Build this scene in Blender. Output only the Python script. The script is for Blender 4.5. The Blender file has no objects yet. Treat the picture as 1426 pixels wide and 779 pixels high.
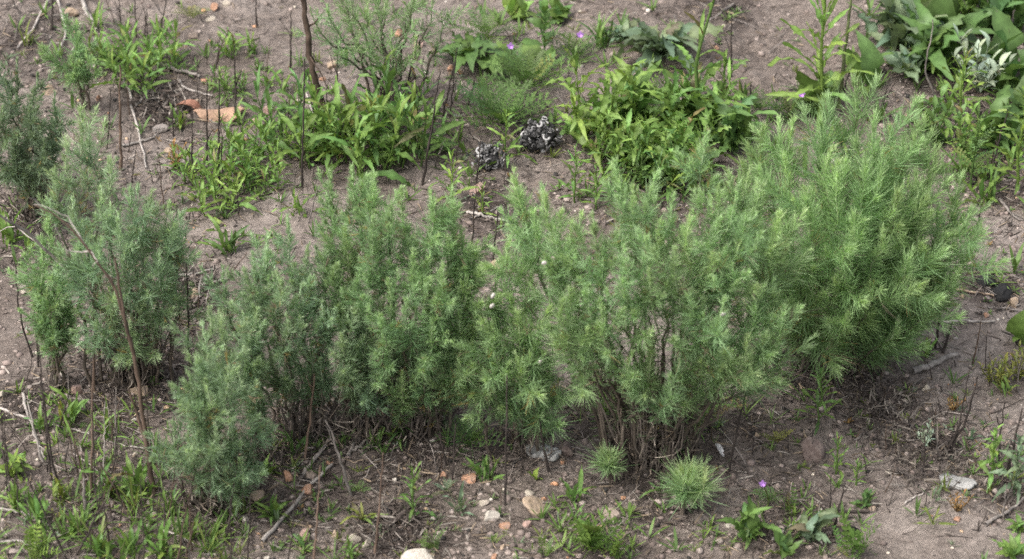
import bpy, math
import numpy as np
from mathutils import Matrix, Vector

SC = bpy.context.scene
COL = SC.collection
R = math.radians
rng = np.random.default_rng(11)

# ------------------------------------------------------------------ camera
PITCH, DIST, LENS = R(33), 6.0, 108.0
W0, H0 = 1426, 779
CAM = np.array([0.0, -DIST * math.cos(PITCH), DIST * math.sin(PITCH)])
FWD = np.array([0.0, math.cos(PITCH), -math.sin(PITCH)])
UPV = np.array([0.0, math.sin(PITCH), math.cos(PITCH)])
RGT = np.array([1.0, 0.0, 0.0])
FPX = W0 * LENS / 36.0
cam = bpy.data.cameras.new('camera')
cam.lens = LENS; cam.sensor_width = 36; cam.clip_start = 0.05; cam.clip_end = 5000
cam.dof.use_dof = True; cam.dof.focus_distance = 5.88; cam.dof.aperture_fstop = 4.5
camo = bpy.data.objects.new('camera', cam); COL.objects.link(camo)
camo.location = CAM.tolist(); camo.rotation_euler = (math.pi / 2 - PITCH, 0, 0)
SC.camera = camo

# ------------------------------------------------------------------ light (overcast)
SUN_EL, SUN_AZ = R(55), R(235)
world = bpy.data.worlds.new('World'); SC.world = world; world.use_nodes = True
nt = world.node_tree; nt.nodes.clear()
sky = nt.nodes.new('ShaderNodeTexSky'); sky.sky_type = 'NISHITA'; sky.sun_disc = False
sky.sun_elevation = SUN_EL; sky.sun_rotation = SUN_AZ; sky.dust_density = 6.0; sky.air_density = 1.0; sky.ozone_density = 1.0
hs = nt.nodes.new('ShaderNodeHueSaturation'); hs.inputs['Saturation'].default_value = 0.42
bg = nt.nodes.new('ShaderNodeBackground'); bg.inputs['Strength'].default_value = 0.15
wo = nt.nodes.new('ShaderNodeOutputWorld')
nt.links.new(sky.outputs[0], hs.inputs['Color']); nt.links.new(hs.outputs[0], bg.inputs[0]); nt.links.new(bg.outputs[0], wo.inputs[0])
sl = bpy.data.lights.new('sun', 'SUN'); sl.energy = 1.2; sl.angle = R(40); sl.color = (1.0, 0.97, 0.92)
so = bpy.data.objects.new('sun', sl); COL.objects.link(so)
so.rotation_euler = (math.pi / 2 - SUN_EL, 0, math.pi - SUN_AZ); so.location = (0, 0, 8)
SC.view_settings.view_transform = 'Standard'; SC.view_settings.look = 'None'
SC.view_settings.gamma = 1; SC.view_settings.exposure = 1.1
SC.render.engine = 'CYCLES'; SC.cycles.use_denoising = False
SC.cycles.max_bounces = 6; SC.cycles.diffuse_bounces = 4; SC.cycles.transmission_bounces = 4; SC.cycles.transparent_max_bounces = 4

# ------------------------------------------------------------------ noise and ground height
def hash2(i, j, s):
    n = (i.astype(np.int64) * 374761393 + j.astype(np.int64) * 668265263 + s * 1442695041) & 0xffffffff
    n = ((n ^ (n >> 13)) * 1274126177) & 0xffffffff
    n = n ^ (n >> 16)
    return (n & 0xffff) / 65535.0
def vnoise(x, y, s):
    i = np.floor(x); j = np.floor(y); fx = x - i; fy = y - j
    fx = fx * fx * (3 - 2 * fx); fy = fy * fy * (3 - 2 * fy)
    a = hash2(i, j, s); b = hash2(i + 1, j, s); c = hash2(i, j + 1, s); d = hash2(i + 1, j + 1, s)
    return (a * (1 - fx) + b * fx) * (1 - fy) + (c * (1 - fx) + d * fx) * fy - 0.5
def height(x, y):
    x = np.asarray(x, float); y = np.asarray(y, float)
    rough = np.clip(0.50 + 1.9 * vnoise(x * 2.3, y * 2.3, 9), 0.10, 1.4)
    z = 0.07 * vnoise(x * 1.1 + 3.1, y * 1.1, 1) + 0.034 * vnoise(x * 3.7, y * 3.7, 2)
    z = z + rough * (0.018 * vnoise(x * 11, y * 11, 3) + 0.011 * vnoise(x * 27, y * 27, 4) + 0.007 * vnoise(x * 61, y * 61, 5))
    r = 1 - 2 * np.abs(vnoise(x * 38 + 5, y * 38, 6))
    z = z - rough * 0.006 * np.clip(r - 0.45, 0, 1) + 0.0035 * vnoise(x * 130, y * 130, 7)
    return z
def hz(x, y): return float(height(np.array([x]), np.array([y]))[0])
def pdir(u, v): return RGT * ((u - W0 / 2) / FPX) - UPV * ((v - H0 / 2) / FPX) + FWD
def gp(u, v):                                    # the ground point seen at a photo pixel
    d = pdir(u, v); z = 0.0
    for _ in range(6):
        t = (z - CAM[2]) / d[2]; p = CAM + d * t; z = hz(p[0], p[1])
    return np.array([p[0], p[1], z])
def pl(u, v, Y):                                 # the point of the upright plane y=Y seen at a pixel
    d = pdir(u, v); return CAM + d * ((Y - CAM[1]) / d[1])
def mpp(P): return float(np.dot(P - CAM, FWD)) / FPX      # metres per photo pixel
CP = math.cos(PITCH)

# ------------------------------------------------------------------ object helpers
def tag(o, label=None, cat=None, group=None, kind=None):
    if label: o['label'] = label
    if cat: o['category'] = cat
    if group: o['group'] = group
    if kind: o['kind'] = kind
    return o
def empty(name, loc):
    o = bpy.data.objects.new(name, None); COL.objects.link(o); o.location = [float(a) for a in loc]
    o.empty_display_size = 0.05; return o
def mesh_np(name, V, F, col=None, mat=None, smooth=True):
    me = bpy.data.meshes.new(name)
    V = np.ascontiguousarray(V, np.float32); F = np.ascontiguousarray(F, np.int32)
    k = F.shape[1]
    me.vertices.add(len(V)); me.vertices.foreach_set('co', V.ravel())
    me.loops.add(F.size); me.loops.foreach_set('vertex_index', F.ravel())
    me.polygons.add(len(F)); me.polygons.foreach_set('loop_start', np.arange(0, F.size, k, dtype=np.int32))
    me.polygons.foreach_set('use_smooth', np.full(len(F), smooth))
    me.update(calc_edges=True)
    if col is not None:
        a = me.attributes.new('col', 'FLOAT_COLOR', 'POINT')
        c = np.ones((len(V), 4), np.float32); c[:, :3] = col; a.data.foreach_set('color', c.ravel())
    if mat: me.materials.append(mat)
    return me
def link(name, me, parent=None, loc=None):
    o = bpy.data.objects.new(name, me); COL.objects.link(o)
    if parent is not None: o.parent = parent
    if loc is not None: o.location = [float(a) for a in loc]
    return o
class Acc:                                       # collects vertex / face / colour blocks of one mesh
    def __init__(s): s.V = []; s.F = []; s.C = []; s.n = 0
    def add(s, V, F, C):
        if len(V) == 0: return
        s.V.append(V); s.F.append(F + s.n); s.C.append(np.broadcast_to(C, (len(V), 3))); s.n += len(V)
    def mesh(s, name, mat, off=(0, 0, 0), smooth=True):
        return mesh_np(name, np.vstack(s.V) - np.array(off), np.vstack(s.F), np.vstack(s.C), mat, smooth)
def unit(a): return a / np.maximum(np.linalg.norm(a, axis=-1, keepdims=True), 1e-9)

def ribbons(P, D, L, Wd, bendv, C, prof=(0.75, 1.0, 0.3), ref=None):
    """many thin blades: base P, direction D, length L, width Wd, sideways bend vector, colour C"""
    n = len(P); k = len(prof)
    if ref is None: ref = rng.normal(size=(n, 3))
    S = unit(np.cross(D, ref)); t = np.linspace(0, 1, k)
    ctr = P[:, None, :] + D[:, None, :] * (L[:, None] * t)[:, :, None] + bendv[:, None, :] * (t ** 2)[None, :, None]
    w = 0.5 * Wd[:, None] * np.array(prof)[None, :]
    a = ctr - S[:, None, :] * w[:, :, None]; b = ctr + S[:, None, :] * w[:, :, None]
    V = np.stack([a, b], 2).reshape(n * k * 2, 3)
    base = (np.arange(n) * k * 2)[:, None] + (np.arange(k - 1) * 2)[None, :]
    F = np.stack([base, base + 1, base + 3, base + 2], -1).reshape(-1, 4)
    return V, F, np.repeat(C, k * 2, axis=0)
def tube(pts, rad, sides=5, col=(0.1, 0.08, 0.06), cap=True):
    pts = np.asarray(pts, float); n = len(pts); rad = np.broadcast_to(np.asarray(rad, float), (n,))
    T = unit(np.gradient(pts, axis=0)); ref = np.array([0.31, 0.83, 0.2]) if abs(T[0, 2]) > 0.6 else np.array([0.1, 0.2, 1.0])
    A = unit(np.cross(T, ref)); B = np.cross(T, A)
    ph = np.linspace(0, 2 * math.pi, sides, endpoint=False)
    V = pts[:, None, :] + rad[:, None, None] * (np.cos(ph)[None, :, None] * A[:, None, :] + np.sin(ph)[None, :, None] * B[:, None, :])
    V = V.reshape(-1, 3); i = np.arange(n - 1)[:, None] * sides; j = np.arange(sides)[None, :]; j2 = (j + 1) % sides
    F = np.stack([i + j, i + j2, i + sides + j2, i + sides + j], -1).reshape(-1, 4)
    C = np.repeat(np.broadcast_to(np.asarray(col, float), (n, 3)), sides, axis=0)
    if cap:                                      # closed end as a fan of degenerate quads
        V = np.vstack([V, pts[-1] + T[-1] * rad[-1] * 0.4]); C = np.vstack([C, C[-1:]]); e = (n - 1) * sides
        Fc = np.array([[e + q, e + (q + 1) % sides, len(V) - 1, len(V) - 1] for q in range(sides)])
        Fc = Fc[:, [0, 1, 2]]
        F = np.vstack([F, np.column_stack([Fc, Fc[:, 2]])]) if False else F
    return V, F, C
def bez(p0, p1, p2, p3, n=10):
    t = np.linspace(0, 1, n)[:, None]
    return (1 - t) ** 3 * p0 + 3 * (1 - t) ** 2 * t * p1 + 3 * (1 - t) * t ** 2 * p2 + t ** 3 * p3
def jitter(pts, amp):
    n = len(pts); k = rng.normal(size=(n, 3)) * amp; k[0] *= 0.2
    return pts + k

# ------------------------------------------------------------------ materials
def newmat(name):
    m = bpy.data.materials.new(name); m.use_nodes = True; t = m.node_tree; t.nodes.clear()
    return m, t, t.nodes, t.links
def N(nodes, typ, **kw):
    n = nodes.new(typ)
    for k, v in kw.items(): setattr(n, k, v)
    return n
def leaf_mat(name, source, trans=0.35, rough=0.55, vary=0.35, rib=True):
    m, t, ns, ln = newmat(name)
    if source == 'attr':
        src = N(ns, 'ShaderNodeAttribute', attribute_name='col').outputs['Color']
    else:
        oi = N(ns, 'ShaderNodeObjectInfo'); src = oi.outputs['Color']
        at = N(ns, 'ShaderNodeAttribute', attribute_name='col')
        mu = N(ns, 'ShaderNodeMixRGB', blend_type='MULTIPLY'); mu.inputs[0].default_value = 1
        ln.new(src, mu.inputs[1]); ln.new(at.outputs['Color'], mu.inputs[2]); src = mu.outputs[0]
    tc = N(ns, 'ShaderNodeTexCoord'); nz = N(ns, 'ShaderNodeTexNoise'); nz.inputs['Scale'].default_value = 60 if source == 'attr' else 9
    nz.inputs['Detail'].default_value = 4
    ln.new(tc.outputs['Object'], nz.inputs['Vector'])
    mr = N(ns, 'ShaderNodeMapRange'); mr.inputs[1].default_value = 0.3; mr.inputs[2].default_value = 0.7
    mr.inputs[3].default_value = 1 - vary * 0.5; mr.inputs[4].default_value = 1 + vary * 0.5
    ln.new(nz.outputs['Fac'], mr.inputs[0])
    mx = N(ns, 'ShaderNodeVectorMath', operation='SCALE'); ln.new(src, mx.inputs[0]); ln.new(mr.outputs[0], mx.inputs['Scale'])
    bs = N(ns, 'ShaderNodeBsdfPrincipled'); bs.inputs['Roughness'].default_value = rough
    bs.inputs['Specular IOR Level'].default_value = 0.35
    ln.new(mx.outputs[0], bs.inputs['Base Color'])
    tr = N(ns, 'ShaderNodeBsdfTranslucent')
    tb = N(ns, 'ShaderNodeMixRGB', blend_type='MULTIPLY'); tb.inputs[0].default_value = 1; tb.inputs[2].default_value = (1.1, 1.15, 0.72, 1)
    ln.new(mx.outputs[0], tb.inputs[1]); ln.new(tb.outputs[0], tr.inputs['Color'])
    mi = N(ns, 'ShaderNodeMixShader'); mi.inputs[0].default_value = trans
    ln.new(bs.outputs[0], mi.inputs[1]); ln.new(tr.outputs[0], mi.inputs[2])
    o = N(ns, 'ShaderNodeOutputMaterial'); ln.new(mi.outputs[0], o.inputs[0])
    return m
def solid_mat(name, source, scale=40, rough=0.85, dark=0.55, light=1.35, bump=0.4, bscale=90, stretch=None, spec=0.25):
    m, t, ns, ln = newmat(name)
    tc = N(ns, 'ShaderNodeTexCoord'); vec = tc.outputs['Object']
    if stretch:
        mp = N(ns, 'ShaderNodeMapping'); mp.inputs['Scale'].default_value = stretch; ln.new(vec, mp.inputs[0]); vec = mp.outputs[0]
    src = N(ns, 'ShaderNodeAttribute', attribute_name='col').outputs['Color'] if source == 'attr' else N(ns, 'ShaderNodeObjectInfo').outputs['Color']
    nz = N(ns, 'ShaderNodeTexNoise'); nz.inputs['Scale'].default_value = scale; nz.inputs['Detail'].default_value = 6; nz.inputs['Roughness'].default_value = 0.65
    ln.new(vec, nz.inputs['Vector'])
    mr = N(ns, 'ShaderNodeMapRange'); mr.inputs[1].default_value = 0.3; mr.inputs[2].default_value = 0.7; mr.inputs[3].default_value = dark; mr.inputs[4].default_value = light
    ln.new(nz.outputs['Fac'], mr.inputs[0])
    mx = N(ns, 'ShaderNodeVectorMath', operation='SCALE'); ln.new(src, mx.inputs[0]); ln.new(mr.outputs[0], mx.inputs['Scale'])
    bs = N(ns, 'ShaderNodeBsdfPrincipled'); bs.inputs['Roughness'].default_value = rough; bs.inputs['Specular IOR Level'].default_value = spec
    ln.new(mx.outputs[0], bs.inputs['Base Color'])
    n2 = N(ns, 'ShaderNodeTexNoise'); n2.inputs['Scale'].default_value = bscale; n2.inputs['Detail'].default_value = 5; ln.new(vec, n2.inputs['Vector'])
    bp = N(ns, 'ShaderNodeBump'); bp.inputs['Strength'].default_value = bump; bp.inputs['Distance'].default_value = 0.004
    ln.new(n2.outputs['Fac'], bp.inputs['Height']); ln.new(bp.outputs[0], bs.inputs['Normal'])
    o = N(ns, 'ShaderNodeOutputMaterial'); ln.new(bs.outputs[0], o.inputs[0])
    return m
def dust_stone():
    m = solid_mat('dusty_stone', 'obj', 45, .9, .62, 1.28, .8, 120); t = m.node_tree; ns, ln = t.nodes, t.links
    bs = [n for n in ns if n.type == 'BSDF_PRINCIPLED'][0]; src = bs.inputs['Base Color'].links[0].from_socket
    tc = N(ns, 'ShaderNodeTexCoord'); nz = N(ns, 'ShaderNodeTexNoise'); nz.inputs['Scale'].default_value = 90; nz.inputs['Detail'].default_value = 6; nz.inputs['Roughness'].default_value = .7
    ln.new(tc.outputs['Object'], nz.inputs['Vector']); mr = N(ns, 'ShaderNodeMapRange'); mr.inputs[1].default_value = .42; mr.inputs[2].default_value = .66; mr.inputs[4].default_value = .8; ln.new(nz.outputs['Fac'], mr.inputs[0])
    mx = N(ns, 'ShaderNodeMixRGB'); mx.inputs[2].default_value = (.20, .165, .145, 1); ln.new(mr.outputs[0], mx.inputs[0]); ln.new(src, mx.inputs[1]); ln.new(mx.outputs[0], bs.inputs['Base Color'])
    return m
def soil_mat():
    m, t, ns, ln = newmat('soil')
    tc = N(ns, 'ShaderNodeTexCoord'); P = tc.outputs['Object']
    def noise(s, d=6, r=0.6):
        n = N(ns, 'ShaderNodeTexNoise'); n.inputs['Scale'].default_value = s; n.inputs['Detail'].default_value = d; n.inputs['Roughness'].default_value = r
        ln.new(P, n.inputs['Vector']); return n.outputs['Fac']
    def ramp(f, a, b):
        q = N(ns, 'ShaderNodeMapRange', interpolation_type='SMOOTHSTEP'); q.inputs[1].default_value = a; q.inputs[2].default_value = b; ln.new(f, q.inputs[0]); return q.outputs[0]
    def mix(f, a, b, mode='MIX'):
        q = N(ns, 'ShaderNodeMixRGB', blend_type=mode)
        for i, v in ((0, f), (1, a), (2, b)):
            if isinstance(v, (tuple, float, int)): q.inputs[i].default_value = v
            else: ln.new(v, q.inputs[i])
        return q.outputs[0]
    big = ramp(noise(1.7, 5), 0.36, 0.64); mid = ramp(noise(9, 6), 0.33, 0.67); fine = ramp(noise(70, 8, 0.75), 0.3, 0.72)
    c = mix(big, (0.188, 0.157, 0.137, 1), (0.290, 0.250, 0.224, 1))
    c = mix(mid, mix(1.0, c, (0.74, 0.72, 0.71, 1), 'MULTIPLY'), c)
    c = mix(fine, mix(1.0, c, (0.58, 0.57, 0.56, 1), 'MULTIPLY'), mix(1.0, c, (1.22, 1.21, 1.20, 1), 'MULTIPLY'))
    org = N(ns, 'ShaderNodeAttribute', attribute_name='col'); sx = N(ns, 'ShaderNodeSeparateColor'); ln.new(org.outputs['Color'], sx.inputs[0])
    ad = N(ns, 'ShaderNodeMath', operation='ADD'); ln.new(sx.outputs[0], ad.inputs[0]); 
    sc = N(ns, 'ShaderNodeMath', operation='MULTIPLY'); sc.inputs[1].default_value = 0.9; ln.new(noise(22, 8, 0.7), sc.inputs[0]); ln.new(sc.outputs[0], ad.inputs[1])
    lit = ramp(ad.outputs[0], 0.48, 1.02)          # dark humus and char where plants shed
    c = mix(lit, c, (0.075, 0.060, 0.053, 1))
    spk = ramp(noise(260, 2, 0.5), 0.66, 0.74); c = mix(spk, c, (0.40, 0.35, 0.31, 1))
    spd = ramp(noise(190, 3, 0.5), 0.66, 0.72); c = mix(spd, c, (0.06, 0.05, 0.045, 1))
    bs = N(ns, 'ShaderNodeBsdfPrincipled'); bs.inputs['Roughness'].default_value = 0.92; bs.inputs['Specular IOR Level'].default_value = 0.2
    ln.new(c, bs.inputs['Base Color'])
    b1 = N(ns, 'ShaderNodeBump'); b1.inputs['Strength'].default_value = 1.0; b1.inputs['Distance'].default_value = 0.006; ln.new(noise(120, 9, 0.75), b1.inputs['Height'])
    ln.new(b1.outputs[0], bs.inputs['Normal'])
    o = N(ns, 'ShaderNodeOutputMaterial'); ln.new(bs.outputs[0], o.inputs[0])
    return m
M_SOIL = soil_mat()
M_NEEDLE = leaf_mat('needle_leaf', 'attr', 0.46, 0.5, 0.3)
M_LEAF = leaf_mat('herb_leaf', 'obj', 0.34, 0.5, 0.4)
M_LEAFA = leaf_mat('small_leaf', 'attr', 0.34, 0.5, 0.3)
M_WOOD = solid_mat('weathered_wood', 'attr', 55, 0.85, 0.6, 1.4, 0.6, 160, (1, 1, 0.25))
M_STONE = solid_mat('stone', 'obj', 45, 0.85, 0.62, 1.28, 0.7, 120)
M_DUST = dust_stone()
M_BITS = solid_mat('ground_bits', 'attr', 80, 0.9, 0.7, 1.3, 0.4, 200)
M_PETAL = leaf_mat('petal', 'obj', 0.3, 0.6, 0.2)
M_SHELL = solid_mat('snail_shell', 'obj', 200, 0.45, 0.85, 1.1, 0.2, 300, None, 0.4)

# ------------------------------------------------------------------ ground sheet
LITTER = [(300, 690, 90, .5), (430, 620, 90, .5), (560, 600, 110, .55), (700, 610, 60, .4), (905, 620, 110, .55), (1160, 500, 110, .5), (190, 530, 110, .5), (50, 300, 90, .45),
          (550, 740, 45, .6), (600, 760, 50, .4), (120, 700, 120, .45), (30, 60, 60, .5), (90, 90, 60, .5), (240, 150, 60, .5), (225, 400, 70, .6), (260, 430, 50, .5), (480, 200, 90, .45),
          (330, 260, 70, .4), (640, 170, 40, .4), (740, 190, 60, .45), (920, 240, 110, .5), (1010, 5, 70, .5), (1230, 570, 60, .55), (1300, 620, 70, .45), (1330, 120, 100, .5), (1390, 250, 60, .5),
          (1380, 400, 40, .6), (1110, 730, 70, .45), (920, 700, 60, .4), (800, 570, 60, .4), (690, 290, 60, .45), (1050, 580, 90, .35), (420, 700, 60, .45), (830, 760, 60, .35), (220, 120, 60, .4), (1400, 690, 50, .4), (30, 560, 60, .5)]
LITW = [(gp(u, v), r) + (k,) for u, v, r, k in LITTER]
def litter_mask(x, y):
    m = np.zeros_like(x)
    for P, r, k in LITW:
        s = r * mpp(P); d2 = ((x - P[0]) / s) ** 2 + ((y - P[1]) / (s * 1.25)) ** 2
        m = np.maximum(m, k * np.exp(-d2))
    return m
def axis(lo, hi, step, far):
    core = np.arange(lo, hi + 1e-6, step); a = []; x = 0; s = step
    while x < far: s *= 1.22; x += s; a.append(x)
    a = np.array(a); return np.concatenate([lo - a[::-1], core, hi + a])
gx = axis(-1.35, 1.35, 0.0052, 900); gy = axis(-1.1, 1.55, 0.0062, 900)
X, Y = np.meshgrid(gx, gy)
Z = height(X, Y)
nx, ny = len(gx), len(gy)
V = np.column_stack([X.ravel(), Y.ravel(), Z.ravel()])
i = (np.arange(ny - 1)[:, None] * nx + np.arange(nx - 1)[None, :]).ravel()
F = np.column_stack([i, i + 1, i + 1 + nx, i + nx])
mk = litter_mask(V[:, 0], V[:, 1])
ground = link('ground', mesh_np('ground', V, F, np.column_stack([mk, mk, mk]), M_SOIL)); tag(ground, 'bare grey brown sandy soil under the shrubs', None, None, 'structure')

# ------------------------------------------------------------------ sagebrush
SAGE = dict(  # real leaf colours: base, young tip
    grey=((0.190, 0.290, 0.172), (0.400, 0.515, 0.325)),
    mid=((0.192, 0.310, 0.150), (0.405, 0.540, 0.290)),
    bright=((0.195, 0.325, 0.142), (0.430, 0.575, 0.300)),
    dusk=((0.155, 0.220, 0.138), (0.270, 0.350, 0.225)),
    pale=((0.220, 0.345, 0.172), (0.435, 0.580, 0.315)),
)
DEAD = np.array([[0.34, 0.26, 0.10], [0.26, 0.20, 0.14], [0.22, 0.18, 0.14], [0.20, 0.17, 0.14]])
def frame(T):
    ref = np.where(np.abs(T[:, 2:3]) > 0.9, np.array([[1.0, 0, 0]]), np.array([[0, 0, 1.0]]))
    A = unit(np.cross(T, ref)); return A, np.cross(T, A)
def shoot_leaves(ax, s0, L, wid, ncl, per, fork, cols, dead, tipfrac=1.0, spread=78.0):
    """needle leaves in small clusters up the axis polyline; returns ribbon arrays"""
    n = len(ax); seg = np.linalg.norm(np.diff(ax, axis=0), axis=1); cum = np.concatenate([[0], np.cumsum(seg)]); cum /= cum[-1]
    t = rng.random(ncl) ** 0.85; s = s0 + (1 - s0) * t
    pos = np.column_stack([np.interp(s, cum, ax[:, k]) for k in range(3)])
    Tg = np.gradient(ax, axis=0); T = unit(np.column_stack([np.interp(s, cum, Tg[:, k]) for k in range(3)]))
    A, B = frame(T); ph = np.arange(ncl) * 2.39996 + rng.random() * 6.28
    Rr = np.cos(ph)[:, None] * A + np.sin(ph)[:, None] * B
    a = np.radians(spread - (spread - 14) * t ** 1.6 + rng.normal(0, 11, ncl))
    D = np.cos(a)[:, None] * T + np.sin(a)[:, None] * Rr
    ln = L * (0.62 + 0.38 * np.sin(np.pi * np.clip(t + 0.2, 0, 1))) * (1 - 0.4 * t ** 4) * rng.uniform(0.7, 1.15, ncl)
    base, young = (np.array(c) for c in cols)
    f = (t ** 2.2 * tipfrac)[:, None]
    C = base * (1 - f) + young * f
    dd = (rng.random(ncl) < dead * (1 - t) ** 1.5 * 2)
    C = np.where(dd[:, None], DEAD[rng.integers(0, len(DEAD), ncl)], C)
    P = np.repeat(pos, per, 0); D = unit(np.repeat(D, per, 0) + rng.normal(0, 0.20, (ncl * per, 3))); T = np.repeat(T, per, 0)
    ln = np.repeat(ln, per) * rng.uniform(0.6, 1.1, ncl * per); C = np.repeat(C, per, 0) * rng.uniform(0.72, 1.28, (ncl * per, 1))
    bend = T * (ln * rng.uniform(0.02, 0.34, len(ln)))[:, None] + rng.normal(0, 0.06, P.shape) * ln[:, None]
    w = np.full(len(P), wid) * rng.uniform(0.75, 1.2, len(P))
    out = [(P, D, ln, w, bend, C)]
    if fork > 0:
        k = rng.random(len(P)) < fork
        for sg in (-1, 1):
            f0 = rng.uniform(0.35, 0.6, k.sum())
            P2 = P[k] + D[k] * (ln[k] * f0)[:, None] + bend[k] * (f0 ** 2)[:, None]
            S = unit(np.cross(D[k], rng.normal(size=(k.sum(), 3))))
            D2 = unit(D[k] + S * 0.62 * sg)
            out.append((P2, D2, ln[k] * rng.uniform(0.35, 0.55, k.sum()), w[k] * 0.9, bend[k] * 0.3, C[k]))
    return [np.concatenate([o[q] for o in out]) for q in range(6)]
def bark_col(s, young, green_from=0.62):
    br = np.array([0.105, 0.085, 0.068]); g = np.array(young) * 0.85
    f = np.clip((s - green_from) / (1 - green_from), 0, 1)[:, None]
    return br * (1 - f) + g * f
def make_plume(root, base, b0, tip, leafy, L, wid, dens, fork, cols, dead, shoots, lean=0.5, r0=0.0045, per=3, spread=78., tipfrac=1.0, lower=.4):
    """one woody branch (part) with its needle foliage (sub-part)"""
    h = tip - b0; ln = np.linalg.norm(h); kk = rng.uniform(.84, 1.14); hh = rng.uniform(-.03, .05)
    cols = tuple(np.array(c) * kk * [1 + hh, 1, 1 - hh] for c in cols)
    if rng.random() < .10: dead = dead * 3
    p1 = b0 + np.array([h[0] * 0.15, h[1] * 0.15, h[2] * 0.45]); p2 = b0 + np.array([h[0] * (0.98 - lean * 0.25), h[1] * (1.0 - lean * 0.15), h[2] * 0.60])
    ax = jitter(bez(b0, p1, p2, tip, 12), 0.006 * min(1, ln / 0.4)); ax[-1] = tip
    tt = np.linspace(0, 1, 12)
    V, F, C = tube(ax, np.interp(tt, [0, 0.6, 1], [r0, r0 * 0.6, r0 * 0.28]), 5, bark_col(tt, cols[1]))
    bo = link('branch', mesh_np('branch', V - base, F, C, M_WOOD), root)
    s0 = max(0.04, 1 - leafy / ln); parts = []
    L = L * 1.30 * rng.uniform(.8, 1.15); wid = wid * 0.56; ncl = max(10, int(leafy * dens * 1.6))
    if lower > 0 and ln > 0.15 and s0 > 0.2:                    # old dull leaves down the woody part
        dull = (np.array(cols[0]) * [0.9, .78, .85], np.array(cols[0]) * .95)
        parts.append(shoot_leaves(ax[:int(12 * min(1, s0 + .3))], 0.22, L * .8, wid, int(ln * s0 * dens * lower), 3, fork, dull, .14, .2, 95.))
    parts.append(shoot_leaves(ax, s0, L, wid, ncl, per, fork, cols, dead, tipfrac, spread))
    tub = []
    for q in range(shoots):
        s = s0 + (0.9 - s0) * (q + rng.random()) / shoots; k = s * 11; k0 = int(k); p = ax[k0] * (1 - k + k0) + ax[min(k0 + 1, 11)] * (k - k0)
        T = unit(ax[min(k0 + 1, 11)] - ax[max(k0 - 1, 0)])[None]; A, B = frame(T); ph = rng.random() * 6.28
        Rr = np.cos(ph) * A[0] + np.sin(ph) * B[0]
        d = unit((T[0] * 0.75 + Rr * 0.8)[None])[0]; sl = L * rng.uniform(1.1, 2.4)
        sax = bez(p, p + d * sl * 0.4, p + d * sl * 0.75 + T[0] * sl * 0.08, p + d * sl * 0.9 + T[0] * sl * 0.3, 6)
        parts.append(shoot_leaves(sax, 0.12, L * 0.85, wid, max(10, int(sl * dens * 1.3)), per, fork, cols, dead * 0.6, tipfrac, spread))
        tub.append(tube(sax, np.linspace(wid * 0.75, wid * 0.4, 6), 3, np.array(cols[1]) * 0.7))
    arr = [np.concatenate([p_[q] for p_ in parts]) for q in range(6)]
    a = Acc(); a.add(*ribbons(*arr))
    for tb in tub: a.add(*tb)
    fo = link('foliage', a.mesh('foliage', M_NEEDLE, base), bo); fo['kind'] = 'stuff'
    return ax
def base_twigs(root, base, rad, hgt, n, col=(0.12, 0.10, 0.085)):
    a = Acc()
    for _ in range(n):
        an = rng.random() * 6.28; r = rad * rng.random() ** 0.7
        p = base + np.array([math.cos(an) * r * 0.5, math.sin(an) * r * 0.5, 0]); p[2] = hz(p[0], p[1]) - 0.004
        q = p + np.array([math.cos(an) * r * rng.uniform(.2, 1.1), math.sin(an) * r * rng.uniform(.2, 1.1), hgt * rng.uniform(0.25, 1)])
        m = (p + q) / 2 + rng.normal(0, 0.014, 3)
        pts = jitter(bez(p, p + (m - p) * .8, m, q, 7), 0.003)
        a.add(*tube(pts, np.linspace(rng.uniform(0.0014, 0.0030), 0.0006, 7), 4, np.array(col) * rng.uniform(0.6, 1.7)))
    n2 = n * 7; an = rng.random(n2) * 6.28; r = rad * rng.random(n2) ** 0.6
    P = np.column_stack([base[0] + np.cos(an) * r, base[1] + np.sin(an) * r, base[2] + hgt * 0.9 * rng.random(n2) ** 1.6 + 0.004])
    D = unit(rng.normal(size=(n2, 3)) + [0, 0, -0.3]); L = rng.uniform(0.010, 0.028, n2)
    C = np.array([[0.20, 0.16, 0.125], [0.13, 0.11, 0.09], [0.28, 0.24, 0.20], [0.09, 0.075, 0.062]])[rng.integers(0, 4, n2)]
    a.add(*ribbons(P, D, L, rng.uniform(0.0010, 0.0024, n2), rng.normal(0, 0.35, (n2, 3)) * L[:, None], C))
    o = link('dead_twigs', a.mesh('dead_twigs', M_WOOD, base), root); o['kind'] = 'stuff'
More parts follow.
